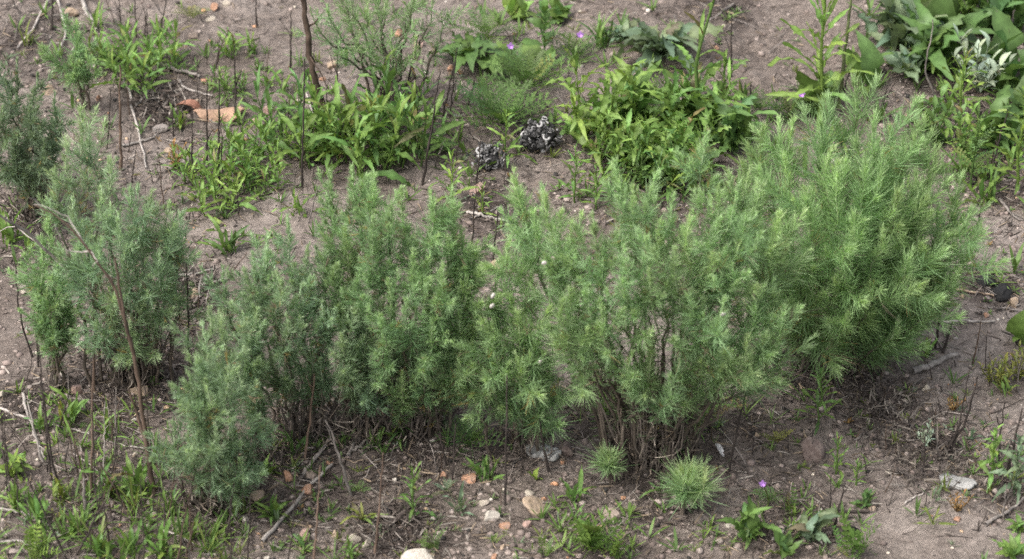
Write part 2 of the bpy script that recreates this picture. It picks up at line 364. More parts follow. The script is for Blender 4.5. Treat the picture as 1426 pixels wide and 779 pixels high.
def shrub(label, bpx, tips, cols, depth=0.10, L=20, wid=1.6, leafy=(110, 170), dens=420, fork=0.4, dead=0.06, shoots=6, extra=0, twigs=26, twig_h=90,
          basespread=26, ctr=None, rad=None, lean=0.5, group='sagebrush shrubs', r0=0.0036, per=3, spread=70., tipfrac=1.0, rootx=.28, lower=.4):
    B = gp(*bpx); m = mpp(B); root = empty('sagebrush', B); tag(root, label, 'shrub', group)
    us = [t[0] for t in tips]; vs = [t[1] for t in tips]
    if ctr is None: ctr = ((min(us) + max(us)) / 2, min(vs) * 0.45 + max(vs) * 0.55)
    if rad is None: rad = (max(40, (max(us) - min(us)) / 2 + 15), max(40, (max(vs) - min(vs)) / 2 + 20))
    allt = [tuple(t) + (1,) for t in tips]
    for _ in range(extra):
        an = rng.random() * 6.28; rr = rng.random() ** 0.5 * 0.85
        allt.append((ctr[0] + math.cos(an) * rr * rad[0], ctr[1] + math.sin(an) * rr * rad[1], -1 if rng.random() < 0.6 else 0))
    for t in allt:
        u, v = t[0], t[1]; side = t[-1]
        q = ((u - ctr[0]) / rad[0]) ** 2 + ((v - ctr[1]) / rad[1]) ** 2
        dy = -depth * math.sqrt(max(0.0, 1 - q)) * (1 if side == 1 else (-0.9 if side == -1 else 0.25)) + rng.normal(0, depth * 0.15)
        dy += depth * 0.5 * (ctr[1] - v) / rad[1]
        tip = pl(u, v, B[1] + dy)
        lf = (t[2] if len(t) > 3 else rng.uniform(*leafy)) * m
        an = rng.random() * 6.28; b0 = B + np.array([math.cos(an), math.sin(an), 0]) * basespread * m * rng.random() + np.array([(tip[0] - B[0]) * rootx, 0, 0])
        b0[2] = hz(b0[0], b0[1]) - 0.006
        tip[2] = max(tip[2], b0[2] + 0.05)
        make_plume(root, B, b0, tip, min(lf, 0.92 * np.linalg.norm(tip - b0)), L * m * rng.uniform(0.85, 1.12), wid * m, dens, fork, cols, dead, shoots, lean, r0, per, spread, tipfrac, lower)
    if twigs: base_twigs(root, B, basespread * 2.2 * m, twig_h * m, twigs)
    return root

shrub('largest and brightest sagebrush, a dense feathery dome on the right', (1165, 508),
      [(1190, 112), (1062, 182), (1105, 165), (1142, 172), (1218, 165), (1256, 200), (1302, 212), (1340, 245), (1352, 292), (1356, 338), (1335, 378), (1298, 418), (1250, 452),
       (1092, 218), (1034, 228), (1046, 292), (1082, 312), (1122, 276), (1165, 246), (1205, 238), (1250, 268), (1296, 296), (1228, 326), (1180, 352), (1270, 352), (1112, 362),
       (1140, 418), (1074, 380), (1212, 398), (1180, 440), (1160, 205), (1230, 210), (1320, 330), (1275, 240), (1100, 430), (1060, 330), (1190, 300)],
      SAGE['bright'], 0.17, L=33, wid=1.45, leafy=(130, 210), dens=430, fork=0.12, dead=0.03, shoots=3, extra=12, twigs=34, ctr=(1195, 330), rad=(175, 200), lean=0.6, spread=66, rootx=.35)
shrub('upright grey brown stemmed sagebrush in the centre, snails on it', (905, 645),
      [(985, 188, 90), (856, 228), (882, 262), (826, 300), (908, 262), (938, 272), (962, 302), (920, 312), (1000, 262), (870, 345), (900, 330), (840, 345), (820, 400), (838, 428), (872, 405),
       (905, 375), (940, 350), (985, 345), (960, 408), (1008, 420), (976, 482), (905, 472), (934, 525), (1040, 470), (1062, 402), (1020, 372), (880, 492), (1015, 500), (1090, 440), (1000, 310), (1040, 300), (1030, 340), (1050, 430), (1075, 470), (980, 440), (1025, 270), (1060, 262), (1085, 300), (1045, 235), (1095, 345),
       (715, 238), (742, 296), (772, 318), (795, 312), (724, 275), (760, 268), (760, 355), (800, 380), (785, 420), (712, 330), (790, 470)],
      SAGE['pale'], 0.15, L=25, wid=1.6, leafy=(90, 165), dens=400, fork=0.3, dead=0.07, shoots=4, extra=0, twigs=110, twig_h=190, basespread=30, ctr=(905, 390), rad=(210, 180), lean=0.55, lower=.16)
shrub('low leaning sagebrush with two white snails, left of the central one', (735, 625),
      [(690, 398), (708, 412), (662, 440), (722, 440), (745, 482), (690, 470), (655, 478), (762, 500), (720, 500), (700, 530), (755, 545), (675, 520), (640, 500), (735, 415)],
      SAGE['mid'], 0.11, L=27, wid=1.6, leafy=(85, 130), dens=420, fork=0.3, dead=0.06, shoots=4, extra=0, twigs=24, twig_h=80, lower=.1)
shrub('broad topped sagebrush with a bare dark stem showing below its crown', (570, 598),
      [(460, 240), (490, 232), (520, 246), (560, 262), (600, 270), (632, 292), (642, 322), (545, 288), (600, 325), (618, 372), (650, 392), (575, 350), (640, 440), (602, 450), (585, 500),
       (520, 305), (482, 320), (455, 275), (470, 370), (530, 440), (660, 350), (625, 480), (560, 520), (640, 520), (665, 430), (500, 380), (540, 390), (566, 420), (520, 340), (600, 395)],
      SAGE['mid'], 0.13, L=21, wid=1.6, leafy=(85, 150), dens=430, fork=0.45, dead=0.07, shoots=5, extra=0, twigs=80, twig_h=190, lean=0.35, rootx=.55, lower=.5)
shrub('blue green column of sagebrush left of the broad topped one', (425, 602),
      [(400, 302), (372, 332), (430, 342), (455, 352), (352, 352), (340, 378), (386, 380), (420, 400), (448, 420), (400, 440), (436, 478), (376, 490), (310, 372)],
      SAGE['grey'], 0.11, L=19, wid=1.7, leafy=(110, 175), dens=420, fork=0.5, dead=0.07, shoots=5, extra=0, twigs=50, twig_h=150, lean=0.35, rootx=.6, lower=.35)
shrub('short bushy sagebrush in front of the broad topped one', (488, 605),
      [(512, 416, 130), (500, 402), (528, 446), (544, 474), (486, 420), (506, 470), (532, 505), (492, 510), (516, 534), (446, 500), (476, 470)],
      SAGE['grey'], 0.10, L=19, wid=1.7, leafy=(90, 140), dens=470, fork=0.5, dead=0.06, shoots=4, extra=0, twigs=36, lean=0.35, rootx=.6)
shrub('narrow sagebrush column standing between two bushier ones on the left', (352, 640),
      [(348, 406, 180), (358, 432), (338, 438), (350, 462), (362, 500), (342, 505)],
      SAGE['grey'], 0.07, L=18, wid=1.7, leafy=(110, 180), dens=470, fork=0.5, dead=0.06, shoots=6, twigs=14)
shrub('foremost sagebrush of the left cluster, grey green and shaggy to the ground', (300, 700),
      [(292, 430, 190), (282, 452, 150), (308, 446, 170), (262, 520), (300, 492), (318, 516), (288, 540), (280, 560), (322, 580), (300, 600), (268, 620), (334, 640), (300, 652), (240, 588, 90), (352, 600, 80)],
      SAGE['grey'], 0.11, L=20, wid=1.7, leafy=(90, 150), dens=360, fork=0.5, dead=0.08, shoots=5, extra=0, twigs=70, twig_h=130, lean=0.35, rootx=.7)
shrub('tall loose sagebrush with grey dead branches across it, left side', (190, 530),
      [(112, 152), (92, 202), (124, 178), (152, 222), (76, 236), (182, 262), (212, 266), (236, 284), (246, 316), (142, 262), (202, 312), (102, 276), (222, 352), (176, 342), (240, 384),
       (212, 420), (152, 402), (128, 330), (165, 300), (190, 390), (110, 340), (135, 450), (180, 450)],
      SAGE['grey'], 0.14, L=21, wid=1.5, leafy=(85, 140), dens=310, fork=0.4, dead=0.06, shoots=4, extra=0, twigs=60, twig_h=190, lean=0.5, rootx=.5, lower=.2)
shrub('thin pillar of sagebrush standing alone near the left edge', (76, 545),
      [(68, 306, 210), (58, 345, 160), (80, 370, 150), (66, 400, 120), (76, 440, 90)],
      SAGE['mid'], 0.05, L=17, wid=1.6, dens=430, fork=0.5, dead=0.04, shoots=9, twigs=8, basespread=8, lean=0.3)
shrub('dusky sagebrush cut by the upper left picture edge', (42, 298),
      [(24, 84), (8, 112), (52, 104), (76, 132), (4, 152), (42, 150), (86, 172), (20, 200), (62, 196), (-14, 190), (36, 232)],
      SAGE['dusk'], 0.14, L=17, wid=1.5, leafy=(70, 110), dens=420, fork=0.5, dead=0.05, shoots=5, extra=2, twigs=40, twig_h=120)
shrub('single small sagebrush sprig behind the tall loose one', (116, 150),
      [(110, 48, 80), (120, 72, 60), (100, 82, 50)], SAGE['mid'], 0.04, L=17, wid=1.5, dens=420, fork=0.4, dead=0.03, shoots=5, twigs=4, basespread=6)
shrub('sparse leggy sagebrush at the top, dark stems showing through', (548, 138),
      [(456, 6), (482, -16), (512, 4), (532, -12), (562, 2), (602, -6), (500, 52), (546, 46), (432, 14), (622, 16), (470, 62), (580, 52), (520, -30), (470, -34)],
      SAGE['mid'], 0.14, L=21, wid=1.3, leafy=(70, 120), dens=150, fork=0.4, dead=0.05, shoots=3, twigs=12, twig_h=110, basespread=30, lower=.12)
SPR = ((0.225, 0.350, 0.172), (0.460, 0.565, 0.305))
def tuft(label, bpx, cpx, rpx, cols, n=15):
    B = gp(*bpx); m = mpp(B); root = empty('sagebrush_sprout', B); tag(root, label, 'sprout', 'young sagebrush sprouts')
    c = pl(cpx[0], cpx[1], B[1] - 0.02)
    for k in range(n):
        d = rng.normal(size=3); d[2] = abs(d[2]) * 0.9; d = d / np.linalg.norm(d)
        if k == 0: d = np.array([0, -0.25, 1.0])
        tip = c + d * rpx * m * rng.uniform(0.12, 0.50) * [1, 1, 0.95] + [rpx * m * .06, 0, -rpx * m * .10]
        make_plume(root, B, B + rng.normal(0, 0.003, 3) * [1, 1, 0], tip, rpx * m * 0.55, rpx * m * rng.uniform(.5, .75), 1.9 * m, 520, 0.05, cols, 0.02, 0, 0.5, 0.0018, 3, 80, 1.0, 0)
tuft('smaller round sagebrush tuft left of the central stems', (852, 672), (847, 637), 34, SPR, 12)
tuft('larger round sagebrush tuft at the foot of the central shrub', (950, 716), (962, 668), 52, SPR, 16)

# ------------------------------------------------------------------ leaf templates for the weeds (unit length along +Y)
def leaf_template(name, wprof, arch=0.2, fold=0.25, teeth=0.0, nseg=8, twist=0.0, wav=0.0, sd=0):
    t = np.linspace(0, 1, nseg + 1); r = np.random.default_rng(sd)
    w = np.interp(t, np.linspace(0, 1, len(wprof)), wprof)
    if teeth: w = w * (1 + teeth * np.where(np.arange(nseg + 1) % 2 == 0, -1, 1) * (t > 0.15) * (t < 0.97))
    z = arch * (np.sin(t * 1.5) * 0.5 - t ** 2.2); y = t * (1 - 0.18 * abs(arch) * t)
    wv = wav * r.normal(size=nseg + 1)
    V = []; C = []
    for k in range(nseg + 1):
        a = twist * t[k] * 2; ca, sa = math.cos(a), math.sin(a)
        for sx in (-1, 0, 1):
            x = sx * w[k] / 2; zz = abs(sx) * (fold * w[k] / 2 + wv[k] * 0.06 * sx)
            V.append((x * ca - zz * sa, y[k], z[k] + x * sa + zz * ca))
            c = 1.22 if sx == 0 else 0.95; C.append((c, c, c * (1.08 if sx == 0 else 1)))
    F = []
    for k in range(nseg):
        b = k * 3; F += [(b, b + 1, b + 4, b + 3), (b + 1, b + 2, b + 5, b + 4)]
    return mesh_np(name, np.array(V), np.array(F), np.array(C), M_LEAF)
def fern_template(name, npair=7, wid=0.34, lob=3, arch=0.2, sd=0, lw=0.035):
    r = np.random.default_rng(sd); P = []; D = []; L = []; W = []
    def zz(t): return arch * (math.sin(t * 1.5) * 0.5 - t ** 2.2)
    pts = np.array([[0, t, zz(t)] for t in np.linspace(0, 1, 9)])
    a = Acc(); a.add(*tube(pts, np.linspace(0.013, 0.005, 9), 3, (1.0, 1.0, 0.9)))
    for k in range(npair):
        t = 0.22 + 0.74 * k / npair; l = wid * (0.55 + 0.6 * math.sin(math.pi * min(0.95, t)))
        for s in (-1, 1):
            p = np.array([0, t, zz(t)]); d = np.array([s * 0.85, 0.5, 0.15 + r.normal() * 0.1]); d /= np.linalg.norm(d)
            P.append(p); D.append(d); L.append(l * 0.8); W.append(lw)
            for q in range(lob):
                f = 0.3 + 0.6 * q / lob
                for s2 in (-1, 1):
                    d2 = d + s2 * 0.7 * np.array([-d[1] * s, abs(d[0]), 0.1]) * (1 if s2 > 0 else 0.8); d2 /= np.linalg.norm(d2)
                    P.append(p + d * l * 0.8 * f); D.append(d2); L.append(l * 0.34); W.append(lw * 0.85)
    P.append(np.array([0, 0.96, zz(.96)])); D.append(np.array([0, 1, -0.3])); L.append(0.12); W.append(lw)
    n = len(P); up = np.tile([0.02, 0.05, 1.0], (n, 1))
    a.add(*ribbons(np.array(P), unit(np.array(D)), np.array(L), np.array(W), np.zeros((n, 3)), np.ones((n, 3)), (0.5, 1.0, 0.35), up))
    return a.mesh(name, M_LEAF)
TPL = {
    'lance': [leaf_template('lance_leaf', [.03, .055, .095, .120, .118, .085, .015], a, .35, .035, 10, tw, .5, s) for s, (a, tw) in enumerate([(.05, 0), (.2, .2), (.4, -.25), (.65, .1), (.15, -.35)])],
    'grass': [leaf_template('blade_leaf', [.035, .055, .06, .055, .045, .03, .006], a, .4, 0, 6, tw, 0, s) for s, (a, tw) in enumerate([(.1, 0), (.4, .2), (.8, -.2), (.25, -.3)])],
    'tooth': [leaf_template('toothed_leaf', [.05, .09, .15, .20, .22, .20, .13, .03], a, .25, .13, 14, tw, .9, s) for s, (a, tw) in enumerate([(.25, 0), (.5, .15), (.85, -.15), (.65, .1)])],
    'broad': [leaf_template('broad_leaf', [.06, .12, .26, .36, .38, .33, .22, .03], a, .18, .06, 14, tw, 1.2, s) for s, (a, tw) in enumerate([(.3, 0), (.6, .12), (.9, -.1)])],
    'oval': [leaf_template('oval_leaf', [.05, .30, .50, .58, .55, .42, .24, .03], a, .12, 0, 9, tw, .8, s) for s, (a, tw) in enumerate([(.2, 0), (.5, .1), (.35, -.15)])],
    'fern': [fern_template('feathery_leaf', 6, .30, 2, a, s, .026) for s, a in enumerate([.15, .45, .8])],
    'lobed': [fern_template('lobed_leaf', 6, .20, 1, a, s + 5, .060) for s, a in enumerate([.15, .45, .8])],
    'bead': [leaf_template('fleshy_leaf', [.10, .30, .42, .42, .30, .05], a, .25, 0, 5, 0, .2, s) for s, a in enumerate([.1, .5])],
}
GREEN = dict(fresh=(0.135, 0.225, 0.052), lime=(0.175, 0.265, 0.060), deep=(0.095, 0.165, 0.048), grass=(0.120, 0.200, 0.052), grey=(0.140, 0.195, 0.108), silver=(0.245, 0.300, 0.215),
             yellow=(0.190, 0.205, 0.048), rust=(0.230, 0.140, 0.050), olive=(0.150, 0.190, 0.045), mid=(0.100, 0.175, 0.048))
def leaf_obj(root, kind, loc, az, el, roll, size, width, col):
    me = TPL[kind][rng.integers(len(TPL[kind]))]
    o = bpy.data.objects.new('leaf', me); COL.objects.link(o); o.parent = root
    o.matrix_local = Matrix.Translation([float(a) for a in loc]) @ Matrix.Rotation(az, 4, 'Z') @ Matrix.Rotation(el, 4, 'X') @ Matrix.Rotation(roll, 4, 'Y') @ Matrix.Diagonal((size * width, size, size, 1))
    k = rng.uniform(0.70, 1.25); h = rng.normal(0, 0.07); q = rng.random()
    if kind in ('broad', 'oval', 'tooth'): q = q * 2 + .02
    if q < .025: col = np.array(col) * .5 + np.array([.20, .17, .05]) * .5
    elif q < .05: col = np.array(col) * .3 + np.array([.16, .10, .06]) * .7
    o.color = (float(col[0] * k * (1 + h)), float(col[1] * k), float(col[2] * k * (1 - h)), 1)
    return o
def stem_obj(root, pts, r, col, name='stem'):
    V, F, C = tube(pts, np.linspace(r, r * 0.45, len(pts)), 5, col); return link(name, mesh_np(name, V, F, C, M_LEAFA), root)
def herb(form, u, v, size, label, green='fresh', n=None, leaf='lance', lean=0.0, name='weed', cat='weed', width=1.0, group='green weeds', tips=None):
    if form == 'multi': size *= 1.18
    if form == 'clump' and leaf in ('lance', 'grass'): size = size * (1.05 if v > 560 and u < 300 else 1.0)
    B = gp(u, v); m = mpp(B); s = size * m; root = empty(name, B - [0, 0, 0.002]); tag(root, label, cat, group)
    g = np.array(GREEN[green]); ph = rng.random() * 6.28
    if form == 'clump':                          # a tuft of rising leaves from one crown
        n = int((n or 16) * (1.35 if leaf in ('lance', 'grass', 'tooth') else 1))
        for k in range(n):
            f = (k + 0.5) / n; az = ph + k * 2.4 + rng.normal(0, .4); el = R(84 - 60 * f ** 1.1 + rng.normal(0, 9))
            l = s * (1.05 - 0.4 * f) * rng.uniform(.6, 1.12)
            leaf_obj(root, leaf, (rng.normal(0, .10) * s, rng.normal(0, .10) * s, 0.03 * s), az, el, rng.normal(0, .3), l, width * rng.uniform(.85, 1.2), g)
    elif form == 'rosette':                      # leaves lying nearly flat
        n = n or 16
        for k in range(n):
            f = (k + 0.5) / n; az = ph + k * 2.4 + rng.normal(0, .15); el = R(58 - 44 * f + rng.normal(0, 5))
            leaf_obj(root, leaf, (0, 0, .06 * s * (1 - f) + 0.01), az, el, rng.normal(0, .2), s * (.55 + .5 * f) * rng.uniform(.85, 1.1), width * rng.uniform(.9, 1.15), g)
    elif form == 'stem':                         # an erect leafy stem
        n = n or 20; lx = lean * s
        pts = np.array([[lx * t ** 1.6 + rng.normal(0, .012) * s, rng.normal(0, .012) * s, s * t] for t in np.linspace(0, 1, 7)]); pts[0] = 0
        stem_obj(root, pts, max(0.0022, 0.018 * s), g * 0.9)
        for k in range(n):
            f = (k + 0.4) / n; t = 0.08 + 0.9 * f; az = ph + k * 2.4; el = R(18 + 58 * f ** 1.3 + rng.normal(0, 8))
            p = [np.interp(t, np.linspace(0, 1, 7), pts[:, q]) for q in range(3)]
            leaf_obj(root, leaf, p, az, el, rng.normal(0, .3), s * (0.50 - 0.26 * f) * rng.uniform(.8, 1.15), width * rng.uniform(.9, 1.2), g * (1 + .25 * f))
    elif form == 'multi':                        # several short stems, each crowned with lance leaves
        ns = n or 5
        for q in range(ns):
            az0 = ph + q * 2.4; r0 = s * .30 * math.sqrt((q + .3) / ns); tl = R(rng.uniform(4, 22)); hgt = s * rng.uniform(.30, .72); ll = s * rng.uniform(.36, .52)
            d = np.array([math.cos(az0) * math.sin(tl), math.sin(az0) * math.sin(tl), math.cos(tl)]); b = np.array([math.cos(az0) * r0, math.sin(az0) * r0, 0])
            b[2] = hz(B[0] + b[0], B[1] + b[1]) - B[2] - .003
            pts = np.array([b + d * hgt * t + rng.normal(0, .010, 3) * hgt * (t > 0) for t in np.linspace(0, 1, 5)]); stem_obj(root, pts, max(.0014, .011 * s), g * .85)
            nl = int(rng.integers(9, 14))
            for k in range(nl):
                f = (k + .5) / nl; t = .12 + .88 * f; p = [np.interp(t, np.linspace(0, 1, 5), pts[:, c]) for c in range(3)]
                leaf_obj(root, leaf, p, az0 + k * 2.4 + rng.normal(0, .3), R(14 + 62 * f ** 1.4 + rng.normal(0, 9)), rng.normal(0, .3), ll * (1.05 - .3 * f) * rng.uniform(.75, 1.15), width * rng.uniform(.85, 1.25), g * (.92 + .22 * f))
    elif form == 'branchy':                      # several short leafy stems, small leaves in pairs
        ns = n or 6
        for q in range(ns):
            az0 = ph + q * 2.4; tl = R(rng.uniform(8, 42)); l = s * rng.uniform(.65, 1.05)
            d = np.array([math.cos(az0) * math.sin(tl), math.sin(az0) * math.sin(tl), math.cos(tl)])
            pts = np.array([d * l * t + np.array([0, 0, -0.1 * l * t * t * math.sin(tl)]) + rng.normal(0, .012, 3) * l * (t > 0) for t in np.linspace(0, 1, 6)])
            st = stem_obj(root, pts, max(.0013, .012 * l), g * .8)
            nl = max(6, int(l / (0.11 * s)))
            for k in range(nl):
                t = .15 + .85 * k / nl; p = [np.interp(t, np.linspace(0, 1, 6), pts[:, c]) for c in range(3)]
                leaf_obj(root, leaf, p, az0 + k * 2.4, R(20 + 45 * t), rng.normal(0, .3), s * rng.uniform(.15, .26), width, g * (1 + .2 * t))
    return root
def petals(root, loc, r, col=(0.40, 0.20, 0.56)):
    P = []; D = []
    for k in range(5):
        a = k * 1.2566 + 0.3; P.append(loc); D.append([math.cos(a), math.sin(a) * .8 - .35, .35 + .5 * math.sin(a)])
    D = unit(np.array(D)); a = Acc(); a.add(*ribbons(np.array(P), D, np.full(5, r), np.full(5, r * .75), np.zeros((5, 3)), np.linspace(.6, 1.25, 5)[:, None] * np.ones((5, 3)), (.35, 1.0, .9, .4), np.tile([0.02, -1, .6], (5, 1))))
    o = link('flower', a.mesh('flower', M_PETAL), root); o.color = (*col, 1); return o
def filaree(u, v, size, fu, fv, label, n=12, green='mid'):
    root = herb('rosette', u, v, size, label, green, n, 'fern', name='flowering_weed', cat='wildflower', group='purple flowered weeds')
    B = gp(u, v); f = pl(fu, fv, B[1] - 0.02) - B; m = mpp(B)
    stem_obj(root, bez(np.zeros(3), np.array([0, 0, f[2] * .5]), f * .8, f, 7), .0013, np.array(GREEN['olive']) * .8)
    petals(root, f, 5.6 * m)
    return root

H = herb
# --- upper left
H('clump', 135, 40, 46, 'small grassy weed beside the pale fallen twigs, top left', 'fresh', 10, 'grass', width=1.5)
H('multi', 160, 98, 76, 'left plant of the three weeds round the dark stalks', 'fresh', 6, 'lance', width=.92)
H('multi', 194, 120, 88, 'middle and largest of the three weeds round the dark stalks', 'fresh', 6, 'lance', width=.92)
H('multi', 228, 86, 70, 'right plant of the three weeds round the dark stalks', 'fresh', 6, 'lance', width=.92)
H('clump', 322, 76, 52, 'weed on pale soil at the back, above the curled bark', 'fresh', 14, 'lance', width=.9)
H('multi', 322, 132, 56, 'weed directly behind the right end of the curled bark', 'grass', 6, 'lance', width=.92)
H('clump', 352, 74, 40, 'narrow weed behind the thick dark branch, on pale soil', 'fresh', 9, 'lance')
H('clump', 42, 62, 40, 'weed in dark litter behind the dusky sagebrush', 'olive', 9, 'grass', width=1.4)
H('rosette', 270, 30, 30, 'wispy thin weed on the pale bare soil near the top', 'olive', 9, 'fern')
H('clump', 250, 178, 40, 'small weed just left of the curled tan bark', 'fresh', 9, 'lance')
H('multi', 346, 222, 84, 'tallest bright weed below the curled tan bark', 'fresh', 6, 'lance', width=.92)
H('multi', 304, 288, 84, 'bright weed at the front of the patch below the curled bark', 'lime', 6, 'lance', width=.92)
H('multi', 268, 250, 60, 'weed with dark stalks beside it, left in the patch below the bark', 'fresh', 6, 'lance', width=.92)
H('branchy', 245, 235, 46, 'reddish tinged small weed at the edge of the tall loose sagebrush', 'rust', 6, 'bead')
H('multi', 330, 258, 70, 'middle weed in the patch below the curled bark', 'fresh', 6, 'lance', width=.92)
H('multi', 370, 262, 60, 'weed at the right rim of the patch below the bark', 'fresh', 6, 'lance', width=.92)
H('clump', 320, 352, 58, 'weed alone on dark litter between the left shrubs', 'grass', 12, 'lance')
H('clump', 415, 298, 48, 'short weed behind the blue green sagebrush column', 'fresh', 10, 'lance')
H('clump', 372, 122, 40, 'small weed left of the thick dark branch, on pale soil', 'fresh', 9, 'lance')
H('clump', 396, 128, 40, 'small weed next to the foot of a thin stalk, left of the dark branch', 'fresh', 9, 'lance')
H('clump', 414, 92, 46, 'thin bladed weed behind the thick dark branch', 'grass', 9, 'grass', width=1.3)
# --- thick weed bed under the dark branch
for (u, v, s, lb) in [(392, 196, 66, 'leftmost weed of the bed at the foot of the thick dark branch'), (414, 222, 80, 'weed in front of the foot of the thick dark branch'),
                      (446, 214, 50, 'weed pressed against the right side of the thick dark branch'), (468, 190, 46, 'weed half hidden at the back of the bed by the dark branch'),
                      (490, 222, 88, 'tall weed in the middle of the bed by the dark branch'), (522, 238, 90, 'frontmost tall weed of the bed, over the broad topped sagebrush'),
                      (556, 222, 84, 'weed at the right end of the bed by the dark branch'), (516, 178, 56, 'weed at the back of the bed below the leggy sagebrush stems'),
                      (584, 204, 58, 'outlying weed right of the bed, beside a slanting stalk')]:
    H('multi', u, v, s * 1.5, lb, 'fresh' if u % 4 else 'mid', 5, 'lance', width=1.0, group='weed bed by the dark branch')
# --- top centre
H('rosette', 655, 92, 74, 'broad leaved rosette behind the charred lumps', 'mid', 18, 'broad', width=.9)
H('stem', 630, 282, 80, 'pale upright weed behind the gap between the middle shrubs', 'lime', 20, 'lance', width=1.1)
H('stem', 672, 300, 50, 'small pale weed beside the white stick', 'lime', 14, 'lance')
H('stem', 704, 232, 84, 'narrow upright weed between the two charred lumps', 'fresh', 22, 'lance')
H('rosette', 700, 176, 92, 'large feathery weed left of the white and black lump', 'mid', 22, 'fern')
H('rosette', 738, 128, 84, 'feathery weed behind the white and black lump', 'mid', 20, 'fern')
H('rosette', 680, 60, 60, 'feathery weed at the top, left of the yellowing plant', 'grass', 14, 'fern')
H('stem', 757, 82, 84, 'plant whose top leaves have turned yellow', 'mid', 16, 'oval', width=.8)
H('clump', 720, 26, 50, 'fleshy pale weed cut by the top edge, left of the yellowing plant', 'lime', 12, 'oval')
H('clump', 780, 30, 44, 'round leaved weed at the top edge right of the yellowing plant', 'grass', 12, 'oval')
H('clump', 838, 66, 62, 'grassy upright weed left of the grey green rosette', 'grass', 18, 'grass', width=1.4)
H('rosette', 870, 60, 50, 'grey green small rosette touching the large toothed one', 'grey', 12, 'broad', width=.8)
H('rosette', 922, 78, 92, 'large grey green rosette of toothed leaves at the top', 'grey', 24, 'tooth', width=1.1)
filaree(800, 86, 56, 808, 48, 'feathery weed with one violet flower at the top, farther right', 14)
filaree(715, 100, 52, 711, 64, 'feathery weed with one violet flower at the top, farther left', 12)
# --- big leafy clump
for (u, v, s, lf, g, n, lb) in [(836, 205, 112, 'tooth', 'lime', 20, 'lush toothed weed at the left end of the big leafy clump'), (880, 196, 104, 'tooth', 'fresh', 20, 'lush weed at the back of the big leafy clump, left of middle'),
                                (925, 236, 104, 'tooth', 'fresh', 20, 'lush weed in the front middle of the big leafy clump'), (950, 186, 100, 'tooth', 'fresh', 20, 'lush weed behind the middle of the big leafy clump'),
                                (984, 186, 98, 'tooth', 'fresh', 20, 'lush weed right of the tall green stem in the leafy clump'), (1016, 206, 84, 'tooth', 'mid', 16, 'lush weed at the right end of the big leafy clump'),
                                (868, 246, 84, 'lance', 'fresh', 18, 'lance leaved weed at the front left of the big leafy clump'), (908, 258, 70, 'lance', 'deep', 14, 'darkest weed low at the front of the big leafy clump'),
                                (948, 256, 74, 'tooth', 'fresh', 16, 'toothed weed low at the front right of the big leafy clump'), (896, 150, 60, 'lobed', 'fresh', 12, 'fine leaved weed on the back rim of the big leafy clump')]:
    H('multi' if lf == 'lance' or u in (925, 984, 836, 948) else 'clump', u, v, s * (1.15 if u != 948 else 1.3), lb, g, 7 if (lf == 'lance' or u in (925, 984, 836, 948)) else int(n * 1.35), lf, width=.66, group='big leafy clump of weeds')
H('stem', 905, 205, 44, 'weed with paired oval leaves in front of the big leafy clump', 'lime', 12, 'oval', width=.9)
H('stem', 800, 282, 84, 'upright weed with star shaped leaf whorls left of the leafy clump', 'fresh', 24, 'lance', width=.8)
H('stem', 830, 292, 66, 'upright weed just behind the central sagebrush top', 'fresh', 18, 'lance', width=.8)
r_ = H('stem', 957, 185, 210, 'tall bare green flower stem rising out of the leafy clump', 'grass', 6, 'lance', lean=.14, width=.5, name='flower_stem', cat='flower stem', group=None)
